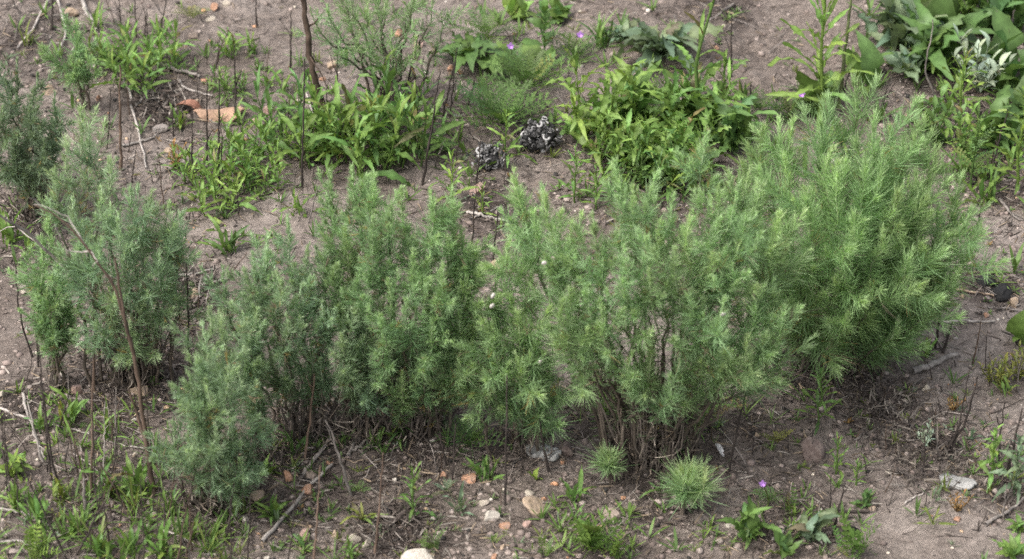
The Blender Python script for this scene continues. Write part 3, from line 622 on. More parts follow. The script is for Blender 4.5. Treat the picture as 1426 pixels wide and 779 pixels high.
# --- upper right
H('stem', 1140, 165, 190, 'tall weed with narrow leaves crowding its top', 'lime', 30, 'lance', width=.75)
H('clump', 1138, 160, 92, 'broad oval leaved plant at the foot of the tall narrow weed', 'mid', 7, 'oval', width=.75)
H('clump', 1205, 118, 86, 'plant with two wide leaves reaching right beside the dark stalk', 'grass', 5, 'oval', width=.75)
filaree(1098, 168, 54, 1116, 131, 'low feathery weed with a violet flower behind the largest sagebrush', 14)
H('rosette', 1060, 160, 46, 'low feathery weed between the leafy clump and largest sagebrush', 'mid', 12, 'fern')
for (f, u, v, s, lf, g, n, w, lb) in [
    ('clump', 1250, 66, 90, 'tooth', 'grey', 16, 1.1, 'grey green toothed weed at the left of the upper right weed bank'), ('clump', 1296, 96, 92, 'tooth', 'mid', 16, 1.2, 'broad green weed in the middle of the upper right weed bank'),
    ('clump', 1316, 60, 90, 'oval', 'deep', 9, .8, 'dark oval leaved weed at the back of the upper right bank'), ('stem', 1335, 178, 96, 'lance', 'lime', 26, .8, 'bright narrow leaved weed in front of the silvery plant'),
    ('stem', 1352, 262, 84, 'lobed', 'mid', 24, 1.0, 'leafy weed below the silvery plant, right of the largest sagebrush'), ('branchy', 1300, 205, 80, 'bead', 'mid', 8, 1.0, 'small leaved sprawling weed left of the bright narrow leaved one'),
    ('stem', 1416, 268, 124, 'lance', 'lime', 26, .9, 'tall lime weed at the right edge below the weed bank'), ('clump', 1404, 120, 100, 'oval', 'deep', 10, .8, 'dark round leaved plant at the right edge behind the silvery one'),
    ('clump', 1398, 50, 96, 'tooth', 'deep', 14, 1.3, 'big dark leaved weed in the top right corner'), ('clump', 1392, 210, 84, 'tooth', 'mid', 14, 1.0, 'weed between the silvery plant and the tall lime one'),
    ('branchy', 1340, 222, 70, 'bead', 'fresh', 8, 1.1, 'small leaved weed in deep shade right of the largest sagebrush'), ('clump', 1268, 30, 70, 'lance', 'fresh', 14, 1.2, 'lance leaved weed at the top edge left in the weed bank'),
    ('clump', 1350, 24, 80, 'tooth', 'fresh', 14, 1.0, 'toothed weed at the top edge behind the silvery plant'), ('clump', 1376, 284, 48, 'lance', 'fresh', 10, 1.0, 'weed low at the right, at the feet of the tall lime one'),
    ('rosette', 1262, 106, 50, 'oval', 'grey', 9, .7, 'flat rosette at the left foot of the upper right weed bank'), ('clump', 1420, 178, 90, 'broad', 'deep', 10, 1.0, 'wide leaved dark weed at the right edge, mid weed bank')]:
    H(f, u, v, s * 1.18, lb, g, int(n * 1.25), lf, width=w * .88, group='weed bank at upper right')
H('branchy', 1362, 128, 110, 'silvery pale fuzzy plant in the upper right weed bank', 'silver', 9, 'bead', width=.8, name='silvery_plant', cat='plant', group=None)
# --- left edge and lower left
H('clump', 16, 338, 58, 'weed at the left edge under the dusky sagebrush', 'fresh', 12, 'lance')
H('clump', 38, 352, 40, 'small weed beside the crossing of two grey twigs, left edge', 'fresh', 9, 'lance')
H('clump', 22, 660, 54, 'low weed at the left edge with toothed rounded leaves', 'lime', 14, 'tooth')
H('clump', 96, 592, 54, 'weed behind the thin stalks, below the thin sagebrush pillar', 'fresh', 14, 'lance')
H('clump', 62, 600, 40, 'dim weed beside the pale upright stick at lower left', 'grass', 9, 'lance')
H('clump', 152, 612, 64, 'grassy weed left of the thick brown dead stem', 'grass', 12, 'grass', width=1.4)
for (u, v, s, g, lb) in [(24, 702, 46, 'fresh', 'weed among stalks at the left edge of the lower left thicket'), (52, 728, 48, 'fresh', 'weed low in the lower left thicket beside a broken twig'),
                         (86, 700, 44, 'olive', 'olive weed in the lower left thicket'), (148, 692, 58, 'fresh', 'weed left of the foot of the thick brown dead stem'),
                         (188, 690, 62, 'fresh', 'weed at the very foot of the thick brown dead stem'), (112, 742, 50, 'fresh', 'weed in the thicket beside a cut dark stub'),
                         (50, 776, 56, 'lime', 'ferny weed at the bottom edge near the left corner'), (140, 776, 52, 'fresh', 'weed at the bottom edge below the cut dark stub'),
                         (182, 770, 54, 'fresh', 'weed at the bottom edge in the middle of the thicket'), (226, 776, 60, 'fresh', 'weed at the bottom edge with a spray of narrow leaves'),
                         (262, 752, 48, 'grass', 'weed at the right end of the thicket before the foremost sagebrush'), (236, 716, 60, 'grass', 'upright weed touching the foremost sagebrush on its left')]:
    H('clump', u, v, s, lb, g, 12, 'lobed' if 'ferny' in lb else ('grass' if 'upright' in lb else 'lance'), width=1.3 if 'upright' in lb else 1.05, group='weeds of the lower left thicket')
H('branchy', 84, 728, 24, 'tiny yellow green plant in the lower left thicket', 'yellow', 6, 'bead')
# --- bottom middle
H('clump', 555, 606, 58, 'dark green lance leaved weed under the broad topped sagebrush', 'mid', 16, 'lance', width=.8)
H('clump', 526, 622, 38, 'small weed left of the one under the broad topped sagebrush', 'mid', 10, 'lance', width=.8)
H('clump', 478, 622, 40, 'weed under the short bushy sagebrush', 'mid', 10, 'lance', width=.8)
H('clump', 412, 630, 42, 'weed between the foremost sagebrush and the blue green column', 'mid', 11, 'lance', width=.8)
H('clump', 374, 660, 36, 'weed with spoon shaped leaves against the foremost sagebrush', 'fresh', 9, 'oval', width=.6)
H('clump', 384, 722, 44, 'weed by the orange stones, left of the long grey stick', 'fresh', 12, 'lance')
H('rosette', 505, 730, 38, 'reddish tipped weed right of the long grey stick', 'olive', 10, 'lance', width=1.3)
H('stem', 576, 722, 84, 'upright weed on open soil in front of the broad topped sagebrush', 'grass', 18, 'lance')
H('clump', 678, 668, 48, 'star shaped weed beside an orange stone', 'grass', 14, 'lance', width=.7)
H('clump', 642, 714, 46, 'pale star shaped weed on open soil, front middle', 'grey', 11, 'lance', width=.7)
H('clump', 624, 622, 36, 'slim weed behind two thin stalks in the middle', 'mid', 7, 'grass', width=1.4)
H('rosette', 655, 626, 60, 'feathery dark weed under the low leaning sagebrush', 'deep', 16, 'fern')
H('rosette', 622, 690, 26, 'low crumpled grey weed beside the star shaped ones', 'grey', 8, 'lobed')
H('rosette', 500, 690, 22, 'tuft of tiny fine leaves on bare soil, right of the grey stick', 'fresh', 9, 'fern')
H('clump', 802, 702, 54, 'upright weed below the white pitted shard', 'fresh', 9, 'lance', width=1.1)
H('clump', 745, 668, 26, 'two leaved seedling left of the pitted shard', 'lime', 3, 'oval', width=.9)
H('clump', 760, 775, 44, 'narrow weed at the bottom edge, left of the ferny one', 'fresh', 9, 'lobed')
H('clump', 822, 766, 74, 'largest ferny weed at the bottom edge', 'fresh', 20, 'lobed', width=1.2)
H('clump', 858, 776, 52, 'ferny weed at the bottom edge, right of the largest ferny one', 'fresh', 12, 'lobed')
H('clump', 690, 758, 24, 'tiny weed beside the round orange pebble, bottom', 'lime', 8, 'lobed')
H('clump', 600, 768, 44, 'weed at the bottom edge beside the big pale rock', 'grass', 9, 'lobed')
H('clump', 490, 778, 44, 'weed at the bottom edge in front of the pale stone pair', 'fresh', 10, 'lance')
H('clump', 425, 772, 34, 'weed at the bottom edge below the long grey stick', 'mid', 8, 'lance')
H('branchy', 440, 700, 22, 'tiny seedling left of the long grey stick end', 'mid', 5, 'bead')
H('rosette', 842, 580, 66, 'bright feathery weed against the central stems, left side', 'fresh', 16, 'fern')
H('rosette', 975, 590, 64, 'bright feathery weed against the central stems, right side', 'fresh', 16, 'fern')
H('rosette', 920, 690, 34, 'flat small weed under the larger round tuft', 'mid', 8, 'lance')
# --- lower right
H('stem', 1140, 592, 92, 'upright weed in front of the largest sagebrush', 'grass', 22, 'lance', width=1.0)
H('stem', 1164, 660, 62, 'upright weed right of the brown stone', 'fresh', 18, 'lance', width=1.1)
H('stem', 1192, 676, 42, 'shorter upright weed right of the brown stone, one step farther', 'fresh', 14, 'lance', width=1.1)
H('clump', 1128, 752, 60, 'grey green broad leaved weed at the bottom, right of the violet flower', 'grey', 12, 'broad', width=.75)
H('clump', 1044, 750, 66, 'weed with upright wide leaves below the violet flower', 'grass', 10, 'tooth')
H('clump', 1092, 772, 50, 'low weed at the bottom edge with spoon leaves', 'mid', 12, 'oval', width=.6)
H('clump', 1186, 774, 60, 'ferny weed at the bottom edge beside a red leaf', 'fresh', 16, 'lobed')
H('clump', 1202, 706, 34, 'small weed on a dark twig, right of the grey green one', 'mid', 9, 'tooth')
H('clump', 1098, 712, 36, 'low weed behind the grey green broad leaved one', 'fresh', 9, 'lobed')
filaree(1070, 704, 34, 1062, 673, 'low weed with the violet flower nearest the bottom', 10)
H('rosette', 1083, 622, 28, 'yellowing small weed left of the brown stone', 'yellow', 9, 'lobed')
H('branchy', 1290, 622, 42, 'small silvery weed in twigs on the right', 'silver', 7, 'bead', width=.8)
H('clump', 1300, 696, 36, 'slim grey weed left of the grey shard', 'grey', 6, 'lance')
H('rosette', 1298, 736, 40, 'flat dull weed lying on soil at lower right', 'olive', 8, 'lance', width=.6)
H('stem', 1380, 672, 84, 'toothed weed at the lower right beside dark stalks', 'fresh', 16, 'tooth', width=.9)
H('stem', 1412, 690, 96, 'pale bushy weed at the right edge, lower right', 'grey', 20, 'tooth', width=.8)
H('clump', 1404, 776, 52, 'spoon leaved weed in the bottom right corner', 'fresh', 10, 'oval', width=.6)
H('clump', 1418, 742, 36, 'small weed at the right edge above the corner', 'fresh', 8, 'tooth')
H('clump', 1352, 612, 26, 'small grey weed at the foot of the forked dark stalks', 'grey', 7, 'lance')
for (u, v, s, lb) in [(1395, 540, 52, 'yellow green fleshy plant at the right, left one of three'), (1418, 530, 62, 'yellow green fleshy plant at the right edge, largest of three'),
                      (1378, 532, 40, 'yellow green fleshy plant at the right, smallest of three'), (1334, 712, 34, 'yellow orange wisp of a plant in front of the grey shard'), (1326, 572, 30, 'orange tinged wisp of a plant on open soil, right')]:
    H('branchy', u, v, s, lb, 'yellow' if 'orange' not in lb else 'rust', 7, 'bead', width=.8, name='fleshy_plant', cat='plant', group='yellow fleshy plants')
H('clump', 1424, 478, 52, 'plant with large round leaves at the right edge', 'fresh', 5, 'oval', width=1.1)
H('clump', 1402, 548, 36, 'weed with narrow leaves among the yellow fleshy plants', 'fresh', 9, 'lance')
H('clump', 1290, 498, 34, 'bright weed peeking out under the largest sagebrush', 'lime', 9, 'lance')
H('clump', 1076, 500, 52, 'grassy weed hidden low between the two big sagebrushes', 'mid', 12, 'grass', width=1.3)

# ------------------------------------------------------------------ stones
def icosphere(sub):
    import bmesh
    b = bmesh.new(); bmesh.ops.create_icosphere(b, subdivisions=sub, radius=1.0)
    V = np.array([v.co[:] for v in b.verts]); F = np.array([[v.index for v in f.verts] for f in b.faces]); b.free(); return V, F
ICO = {1: icosphere(1), 2: icosphere(2), 3: icosphere(3)}
def stone_mesh(name, sx, sy, sz, angular=0.6, sub=3, cuts=9, mat=None):
    V, F = ICO[sub]; V = V.copy()
    nrm = unit(rng.normal(size=(cuts, 3))); off = rng.uniform(0.42, 0.85, cuts)
    for n_, d in zip(nrm, off):
        k = V @ n_; over = np.maximum(0, k - d); V -= angular * over[:, None] * n_
    V += 0.035 * np.sin(V[:, [1, 2, 0]] * 5.3 + rng.random() * 6) + rng.normal(0, .010, V.shape)
    return mesh_np(name, V * [sx * 1.18, sy * 1.18, sz * 1.18], F, None, mat or M_STONE, False)
SCOL = dict(tan=(.36, .27, .19), orange=(.36, .20, .125), pale=(.42, .37, .30), white=(.48, .44, .38), grey=(.27, .24, .22), pink=(.36, .24, .20), brown=(.135, .10, .088), black=(.025, .024, .024), dull=(.25, .20, .165))
def stone(u, v, w, h, c, label, ang=.97, name='stone', cat='stone'):
    if cat == 'charcoal': h *= .8
    B = gp(u, v + h * .25); m = mpp(B)
    o = link(name, stone_mesh(name, w * m / 2, w * m / 2 * rng.uniform(.75, 1), h * m / 2 * 1.05, ang, mat=M_DUST if cat == 'stone' else M_STONE)); o.location = (B + [0, 0, h * m * .12]).tolist()
    o.rotation_euler = (rng.normal(0, .12), rng.normal(0, .12), rng.random() * .9); k = rng.uniform(.9, 1.1); o.color = (*[min(1, a * k) for a in SCOL[c]], 1)
    tag(o, label, cat, 'stones on the soil'); return o
for a in [(100, 17, 21, 14, 'tan', 'flat tan stone between two pale twigs, top left'), (99, 33, 16, 11, 'dull', 'dull stone just below the flat tan one, top left'), (68, 125, 18, 20, 'tan', 'yellowish block beside the dusky sagebrush'),
          (298, 9, 12, 12, 'orange', 'small orange stone on pale soil at the top'), (316, 5, 14, 9, 'pale', 'pale stone at the top edge next to the orange one'), (293, 26, 15, 8, 'pale', 'flat pale chip below the small orange stone'),
          (270, 47, 20, 12, 'dull', 'brown grey stone half sunk in pale soil, top left'), (223, 178, 21, 15, 'grey', 'grey stone left of the curled bark'), (236, 209, 13, 11, 'tan', 'small tan stone below the grey one'),
          (272, 141, 13, 9, 'tan', 'small tan stone above the curled bark'), (137, 135, 8, 12, 'orange', 'orange chip beside the left stalk'), (286, 112, 13, 8, 'orange', 'flat orange chip near the grey twig end'),
          (463, 90, 17, 17, 'tan', 'orange tan stone among the leggy sagebrush stems'), (375, 152, 15, 21, 'pink', 'pinkish stone left of the thick dark branch'), (356, 169, 12, 10, 'tan', 'small stone touching the right of the curled bark'),
          (450, 110, 10, 8, 'orange', 'small orange stone below the orange tan one'), (555, 45, 14, 10, 'orange', 'orange stone seen through the leggy sagebrush'), (584, 62, 15, 14, 'pink', 'reddish stone behind the leggy sagebrush stem'),
          (628, 95, 9, 13, 'orange', 'little orange stone left of the broad leaved rosette'), (635, 128, 9, 8, 'pale', 'small pale stone on open soil near a slanting stalk'), (555, 226, 13, 11, 'dull', 'dull stone under the weed bed'),
          (615, 129, 8, 6, 'tan', 'tiny tan stone between thin stalks, upper middle'), (34, 396, 15, 14, 'grey', 'blue grey stone near the left edge'), (33, 407, 10, 7, 'pale', 'pale chip in front of the blue grey stone'),
          (95, 394, 16, 15, 'tan', 'tan stone right of the thin sagebrush pillar'), (270, 409, 19, 17, 'tan', 'tan stone in dark litter behind the left cluster'), (251, 441, 28, 17, 'dull', 'wide dull stone in dark litter'),
          (193, 542, 28, 21, 'tan', 'tan stone right of the thick dead stem'), (108, 541, 20, 18, 'pink', 'pinkish stone left of the thick dead stem'), (3, 549, 14, 15, 'pale', 'pale stone cut by the left edge'),
          (188, 632, 12, 7, 'pale', 'pale chip beside the lower dead stem'), (395, 545, 21, 24, 'pink', 'pink grey stone behind the blue green column'), (402, 661, 19, 20, 'orange', 'orange stone left of the grey stick top'),
          (429, 681, 18, 17, 'orange', 'orange stone leaning on the grey stick'), (437, 660, 20, 14, 'dull', 'dull pink stone behind the one leaning on the stick'), (358, 690, 24, 18, 'tan', 'tan stone beside the foremost sagebrush'),
          (425, 743, 20, 17, 'pink', 'pinkish stone right of the lower grey stick'), (467, 743, 12, 17, 'tan', 'upright tan stone left of the pale stone pair'), (494, 749, 21, 18, 'pale', 'left stone of the pale pair near the bottom'),
          (511, 757, 16, 15, 'pale', 'right stone of the pale pair near the bottom'), (582, 777, 46, 22, 'white', 'large speckled white rock at the bottom edge'), (459, 645, 12, 9, 'orange', 'small orange chip above the grey stick'),
          (549, 668, 9, 9, 'white', 'small white stone on open soil, front middle'), (685, 718, 22, 18, 'white', 'white block of stone at the front middle'), (703, 730, 14, 15, 'orange', 'round orange pebble beside the white block'),
          (745, 703, 38, 19, 'tan', 'broad orange tan stone at the front'), (736, 687, 16, 11, 'pale', 'pale stone behind the broad orange tan one'), (655, 664, 21, 16, 'orange', 'orange brown stone beside a star shaped weed'),
          (673, 699, 16, 11, 'pale', 'pale lump behind the white block'), (617, 660, 12, 11, 'orange', 'half buried orange stone left of the star weeds'), (752, 598, 24, 19, 'orange', 'orange stone above the white pitted shard'),
          (790, 625, 22, 20, 'brown', 'dark stone right of the pitted shard'), (852, 716, 30, 20, 'dull', 'dull tan stone below the smaller tuft'), (1017, 730, 13, 10, 'white', 'small white pebble below the larger tuft'),
          (1053, 606, 10, 12, 'tan', 'tan pebble right of a leaning dark stalk'), (1130, 625, 36, 38, 'brown', 'rounded brown stone with a charred rim'), (1412, 420, 14, 18, 'tan', 'tan stone right of the charcoal lump'),
          (1374, 438, 10, 9, 'orange', 'small orange pebble below the charcoal lump'), (664, 262, 24, 20, 'pink', 'pinkish stone behind the white stick'), (692, 365, 20, 14, 'tan', 'tan stone glimpsed between the middle shrubs'),
          (1239, 657, 10, 5, 'pale', 'flat pale pebble on open soil at lower right'), (1214, 707, 11, 6, 'tan', 'tan chip beside the small weed on a dark twig'), (1334, 723, 11, 9, 'orange', 'orange pebble below the grey shard'),
          (998, 67, 10, 7, 'orange', 'flat orange chip right of the grey green rosette'), (1160, 34, 9, 8, 'pale', 'pale pebble right of the tall narrow weed'), (1264, 160, 9, 8, 'pink', 'pinkish pebble behind the largest sagebrush'),
          (598, 595, 13, 10, 'tan', 'small tan stone under the broad topped sagebrush'), (605, 722, 9, 8, 'white', 'tiny white pebble beside the upright weed'), (735, 730, 13, 14, 'pink', 'pink brown pebble left of the ferny weeds'),
          (1289, 540, 12, 10, 'pale', 'pale chip beside the weathered log'), (342, 722, 14, 11, 'white', 'small white pebble near the bottom left stones'), (372, 776, 9, 9, 'white', 'white pebble at the bottom edge'),
          (700, 762, 10, 10, 'tan', 'tan pebble at the bottom edge, front middle'), (688, 776, 14, 10, 'orange', 'orange pebble cut by the bottom edge')]:
    stone(*a)
stone(1372, 392, 26, 24, 'black', 'small charcoal lump touching the larger one', .9, 'charcoal', 'charcoal')
stone(1394, 404, 38, 26, 'black', 'larger black charcoal lump on soil at the right', .9, 'charcoal', 'charcoal')
stone(542, 712, 14, 16, 'black', 'bit of charcoal on the small heap of dead leaves', .9, 'charcoal', 'charcoal')
stone(430, 667, 14, 10, 'black', 'bit of charcoal between the orange stones', .9, 'charcoal', 'charcoal')

# ------------------------------------------------------------------ dead stalks, branches and sticks
DK = np.array([.040, .032, .028]); BR = np.array([.115, .080, .060]); GY = np.array([.30, .27, .245]); GD = np.array([.17, .15, .135])
def px_poly(pxs, Ys=None, ground=False):
    return np.array([gp(*p) for p in pxs]) if ground else np.array([pl(p[0], p[1], y) for p, y in zip(pxs, Ys)])
def smooth_poly(P, n=14):
    P = np.asarray(P, float)
    if len(P) < 3: t = np.linspace(0, 1, n)[:, None]; return P[0] * (1 - t) + P[1] * t
    d = np.concatenate([[0], np.cumsum(np.linalg.norm(np.diff(P, axis=0), axis=1))]); d /= d[-1]; t = np.linspace(0, 1, n)
    Q = np.column_stack([np.interp(t, d, P[:, k]) for k in range(3)]); Q[1:-1] = (Q[:-2] + 2 * Q[1:-1] + Q[2:]) / 4; return Q
def stalk(base, top, wpx, label, col=DK, via=None, dy=0.0, group='thin dead stalks', stubs=2, name='dead_stalk', cat='stalk'):
    B = gp(*base); m = mpp(B); pts = [B - [0, 0, .006]]
    if via:
        for q in via: pts.append(pl(q[0], q[1], B[1] + dy * .5))
    pts.append(pl(top[0], top[1], B[1] + dy))
    Q = jitter(smooth_poly(pts, 14), .0009); rad = np.linspace(wpx * m * .60, wpx * m * .24, 14) * rng.uniform(.8, 1.2, 14)
    cc = np.asarray(col) * rng.uniform(.7, 1.35, (14, 1)); a = Acc(); a.add(*tube(Q - B, rad, 6, cc))
    if rng.random() < .45:                       # a forked or snapped side twig
        k = int(rng.integers(4, 11)); d = unit((np.array([rng.choice([-1, 1]) * rng.uniform(.25, .6), rng.normal(0, .2), 1.0]))[None])[0]; l = rng.uniform(18, 45) * m
        a.add(*tube(jitter(np.array([Q[k] - B + d * l * f for f in (0, .35, .7, 1)]), .0012), np.linspace(rad[k] * .7, rad[k] * .3, 4), 4, cc[k]))
    for _ in range(stubs):
        k = rng.integers(3, 13); d = unit((rng.normal(size=3) * [1, .6, .4] + [0, 0, .8])[None])[0]; l = rng.uniform(4, 11) * m
        a.add(*tube(np.array([Q[k] - B, Q[k] - B + d * l * .6, Q[k] - B + d * l]), [rad[k] * .6, rad[k] * .5, rad[k] * .25], 4, cc[k]))
    o = link(name, a.mesh(name, M_WOOD), None, B); tag(o, label, cat, group); return o
S = stalk
TL = 'one of the thin blackened stalks rising through the three weeds, top left'
for b, t, w in [((72, 42), (73, 0), 4), ((172, 58), (164, -4), 2.6), ((190, 55), (187, -6), 2.4), ((208, 76), (203, 14), 2.2), ((220, 60), (233, -6), 2.6)]:
    S(b, t, w, TL if b[0] > 100 else 'short dark stalk in litter at the top left')
S((168, 238), (167, 92), 5, 'stout brown stalk with a broken pale top, left of the forked twig', BR)
S((148, 208), (155, 124), 2.4, 'thin dark stalk just left of the stout brown one')
S((182, 255), (190, 205), 2, 'short leaning dark stalk right of the stout brown one')
S((357, 38), (356, -4), 3, 'dark stalk at the top edge left of the thick branch')
for b, t, w, lb in [((328, 168), (327, 64), 3.2, 'long black stalk crossing the right end of the curled bark'), ((288, 228), (288, 112), 3, 'black stalk crossing the middle of the curled bark'),
                    ((268, 268), (268, 150), 2.8, 'black stalk at the left end of the curled bark'), ((304, 252), (305, 110), 3, 'tallest black stalk in front of the curled bark'),
                    ((241, 190), (240, 143), 2.6, 'short black stalk left of the curled bark'), ((310, 262), (308, 172), 2.4, 'thin black stalk close behind the bright front weed'),
                    ((405, 98), (405, 14), 3, 'black stalk standing left of the thick dark branch'), ((420, 262), (424, 82), 3.4, 'long black stalk in front of the thick dark branch'),
                    ((444, 204), (428, 100), 3, 'black stalk leaning along the thick dark branch'), ((468, 148), (470, 50), 2.8, 'black stalk under the leggy sagebrush, left side'),
                    ((562, 134), (583, 50), 3, 'slanting dark stalk right of the leggy sagebrush stems'), ((588, 258), (613, 100), 3.2, 'long slanting black stalk right of the weed bed'),
                    ((596, 222), (606, 130), 2.4, 'thin stalk hugging the long slanting one'), ((616, 162), (634, 84), 3, 'left one of the two stalks meeting at their feet, upper middle'),
                    ((626, 162), (636, 66), 2.8, 'right one of the two stalks meeting at their feet, upper middle'), ((650, 152), (664, 96), 3, 'dark slanting stalk left of the feathery weed'),
                    ((577, 162), (579, 108), 2.4, 'short stalk on open soil right of the weed bed'), ((672, 168), (668, 130), 2.4, 'short stalk under the feathery weed'),
                    ((663, 258), (670, 188), 2.6, 'stalk in front of the left charred lump'), ((632, 232), (642, 178), 2.4, 'stalk left of the left charred lump'),
                    ((1017, 108), (1019, 22), 3, 'lone thin stalk on the bare soil right of the grey green rosette'), ((1045, 142), (1046, 114), 2.6, 'short stub right of the leafy clump'),
                    ((1168, 150), (1186, -6), 6, 'thick stalk, green above and black below, by the tall weed'), ((1172, 135), (1190, 72), 3, 'thin black stalk leaning right beside the thick green one'),
                    ((1228, 148), (1236, 118), 2.8, 'short black stalk behind the largest sagebrush')]:
    S(b, t, w, lb, np.array([.10, .12, .05]) if 'green above' in lb else DK)
S((1312, 152), (1300, 28), 2.8, 'bent dark stalk in the upper right weed bank', GD, [(1288, 100)])
S((1396, 92), (1388, 16), 2.6, 'hooked grey stalk near the top right corner', GD, [(1388, 50)])
S((1380, 238), (1404, 152), 3, 'dark stalk leaning right, below the weed bank')
S((1262, 205), (1266, 172), 2.4, 'stub behind the right flank of the largest sagebrush')
# left middle
S((46, 498), (20, 362), 3, 'curved black stalk on bare soil near the left edge', DK, [(27, 440)])
S((53, 512), (46, 384), 2.8, 'straight dark stalk left of the thin sagebrush pillar')
S((131, 545), (130, 362), 3.4, 'long dark stalk between the pillar and the dead branches', BR)
S((230, 415), (247, 288), 3.6, 'dark stalk behind the tall loose sagebrush, left one of a pair')
S((236, 408), (266, 296), 3.4, 'dark stalk behind the tall loose sagebrush, right one of a pair')
S((264, 560), (260, 362), 3.4, 'long straight black stalk left of the foremost cluster')
S((190, 520), (200, 402), 2.6, 'pale grey stalk in front of the dead branches', GY)
S((686, 366), (694, 288), 3, 'black stalk in the gap between middle shrubs, right one')
S((655, 352), (664, 255), 2.6, 'black stalk in the gap between middle shrubs, left one')
S((334, 300), (330, 268), 2.2, 'stub behind the blue green sagebrush column')
# lower left thicket
THK = 'one of the many thin dark stalks crowding the lower left thicket'
for k in range(30):
    u = rng.uniform(2, 330); v = rng.uniform(640, 790) if u < 230 else rng.uniform(725, 795); h = rng.uniform(50, 130)
    S((u, v), (u + rng.normal(0, 20), v - h), rng.uniform(1.4, 3.0), THK, DK * 1.2 if k % 3 else BR * .7, group='stalks of the lower left thicket')
for b, t, w, lb, c, via in [((84, 690), (52, 480), 3.4, 'tall black stalk leaning left above the lower left thicket', DK, [(66, 600)]), ((72, 670), (55, 520), 3, 'tall black stalk beside the leaning one, lower left', DK, None),
                       ((100, 790), (28, 640), 3, 'long black stalk slanting down to the right in the thicket', DK, [(50, 690)]), ((126, 690), (130, 500), 4, 'reddish brown upright stalk in the middle of the thicket', BR, None),
                       ((120, 720), (116, 664), 6, 'thick cut stub in the lower left thicket', GD, None), ((80, 600), (100, 535), 2.6, 'dark stalk leaning right before the pinkish stone', DK, None),
                       ((60, 645), (38, 558), 4, 'pale grey stick standing in the thicket', GY, None), ((160, 640), (162, 540), 2.8, 'bare grey stalk left of the thick dead stem', GD, None), ((144, 660), (146, 560), 2.2, 'thin bleached stalk in the grassy weed', GY, None),
                       ((16, 690), (8, 610), 2.4, 'dark stalk at the left edge of the thicket', DK, None)]:
    S(b, t, w, lb, c, via, group='stalks of the lower left thicket')
# bottom middle
for b, t, w, lb, c, via in [((522, 772), (534, 630), 3.4, 'upright brown stalk on the open soil at the front', BR, None), ((436, 790), (446, 650), 3.4, 'upright stalk right of the orange stones', BR, None),
                       ((630, 672), (634, 590), 3, 'right stalk of the two in front of the feathery dark weed', DK, None), ((622, 648), (604, 556), 3, 'leaning left stalk in front of the feathery dark weed', DK, None),
                       ((704, 704), (706, 524), 3.6, 'long black stalk below the low leaning sagebrush', DK, None), ((765, 657), (744, 548), 4, 'dark stalk holding up behind the pitted shard', DK, None),
                       ((1013, 662), (1046, 520), 3.6, 'black stalk leaning right under the central shrub', DK, [(1028, 590)]), ((490, 690), (455, 585), 4.5, 'grey brown stalk leaning left under the bushy sagebrush', GD, None),
                       ((345, 790), (348, 690), 2.6, 'dark stalk left of the tan stone, bottom', DK, None), ((424, 640), (438, 520), 3.6, 'tan brown twig climbing in front of the blue green column', BR * 1.4, None),
                       ((400, 790), (412, 690), 2.4, 'thin stalk left of the grey stick foot', DK, None), ((322, 795), (320, 690), 2.4, 'thin stalk below the foremost sagebrush', DK, None),
                       ((1303, 484), (1311, 408), 4, 'black stub right of the largest sagebrush, taller one', DK, None), ((1312, 492), (1326, 450), 4, 'black stub right of the largest sagebrush, shorter one', DK, None),
                       ((1355, 508), (1366, 446), 2.4, 'thin brown stalk on the soil at the right', BR, None), ((1360, 328), (1366, 290), 3.4, 'dark stub behind the right flank near the charcoal', DK, None),
                       ((1318, 632), (1362, 526), 3.6, 'right branch of the forked dark stalks, lower right', DK, [(1344, 590)]), ((1316, 634), (1349, 516), 3.2, 'left branch of the forked dark stalks, lower right', DK, [(1336, 592)]),
                       ((1286, 660), (1288, 602), 3, 'dark stalk in the twiggy heap, lower right', DK, None), ((1390, 640), (1398, 560), 3, 'left dark stalk behind the toothed weed, lower right', DK, None),
                       ((1402, 660), (1424, 570), 4, 'right dark stalk behind the toothed weed, lower right', DK, None), ((1155, 720), (1158, 660), 2.4, 'stalk behind the grey green broad leaved weed', DK, None),
                       ((1160, 745), (1176, 672), 3.6, 'dark stub right of the grey green broad leaved weed', DK, None), ((1362, 740), (1364, 725), 3, 'little stub on the open soil, lower right', DK, None),
                       ((1396, 725), (1402, 676), 2.6, 'grey stalk below the pale bushy weed', GD, None)]:
    S(b, t, w, lb, c, via)
# big dead branches
def branch_thing(label, main, w0, w1, col, forks=(), dy=None, name='dead_branch', cat='branch', group=None, dyt=0.0):
    B = gp(*main[0]); m = mpp(B); n = len(main)
    P = [B - [0, 0, .01]] + [pl(p[0], p[1], B[1] + dyt * (k + 1) / (n - 1)) for k, p in enumerate(main[1:])]
    Q = jitter(smooth_poly(P, 22), .0016); rad = np.linspace(w0 * m * .5, w1 * m * .5, 22) * rng.uniform(.9, 1.12, 22)
    root = link(name, None, None, B) if False else empty(name, B); tag(root, label, cat, group)
    V, F, C = tube(Q - B, rad, 7, np.asarray(col) * rng.uniform(.75, 1.3, (22, 1))); link('main_stem', mesh_np('main_stem', V, F, C, M_WOOD), root)
    for fk in forks:
        pts = [pl(p[0], p[1], B[1] + fk[2]) for p in fk[0]]
        k = np.argmin(np.linalg.norm(Q - pts[0], axis=1)); pts[0] = Q[k]
        q = jitter(smooth_poly(pts, 12), .001); V, F, C = tube(q - B, np.linspace(fk[1] * m * .5, fk[1] * m * .2, 12), 5, np.asarray(fk[3] if len(fk) > 3 else col) * rng.uniform(.8, 1.25, (12, 1)))
        link('side_twig', mesh_np('side_twig', V, F, C, M_WOOD), root)
    return root
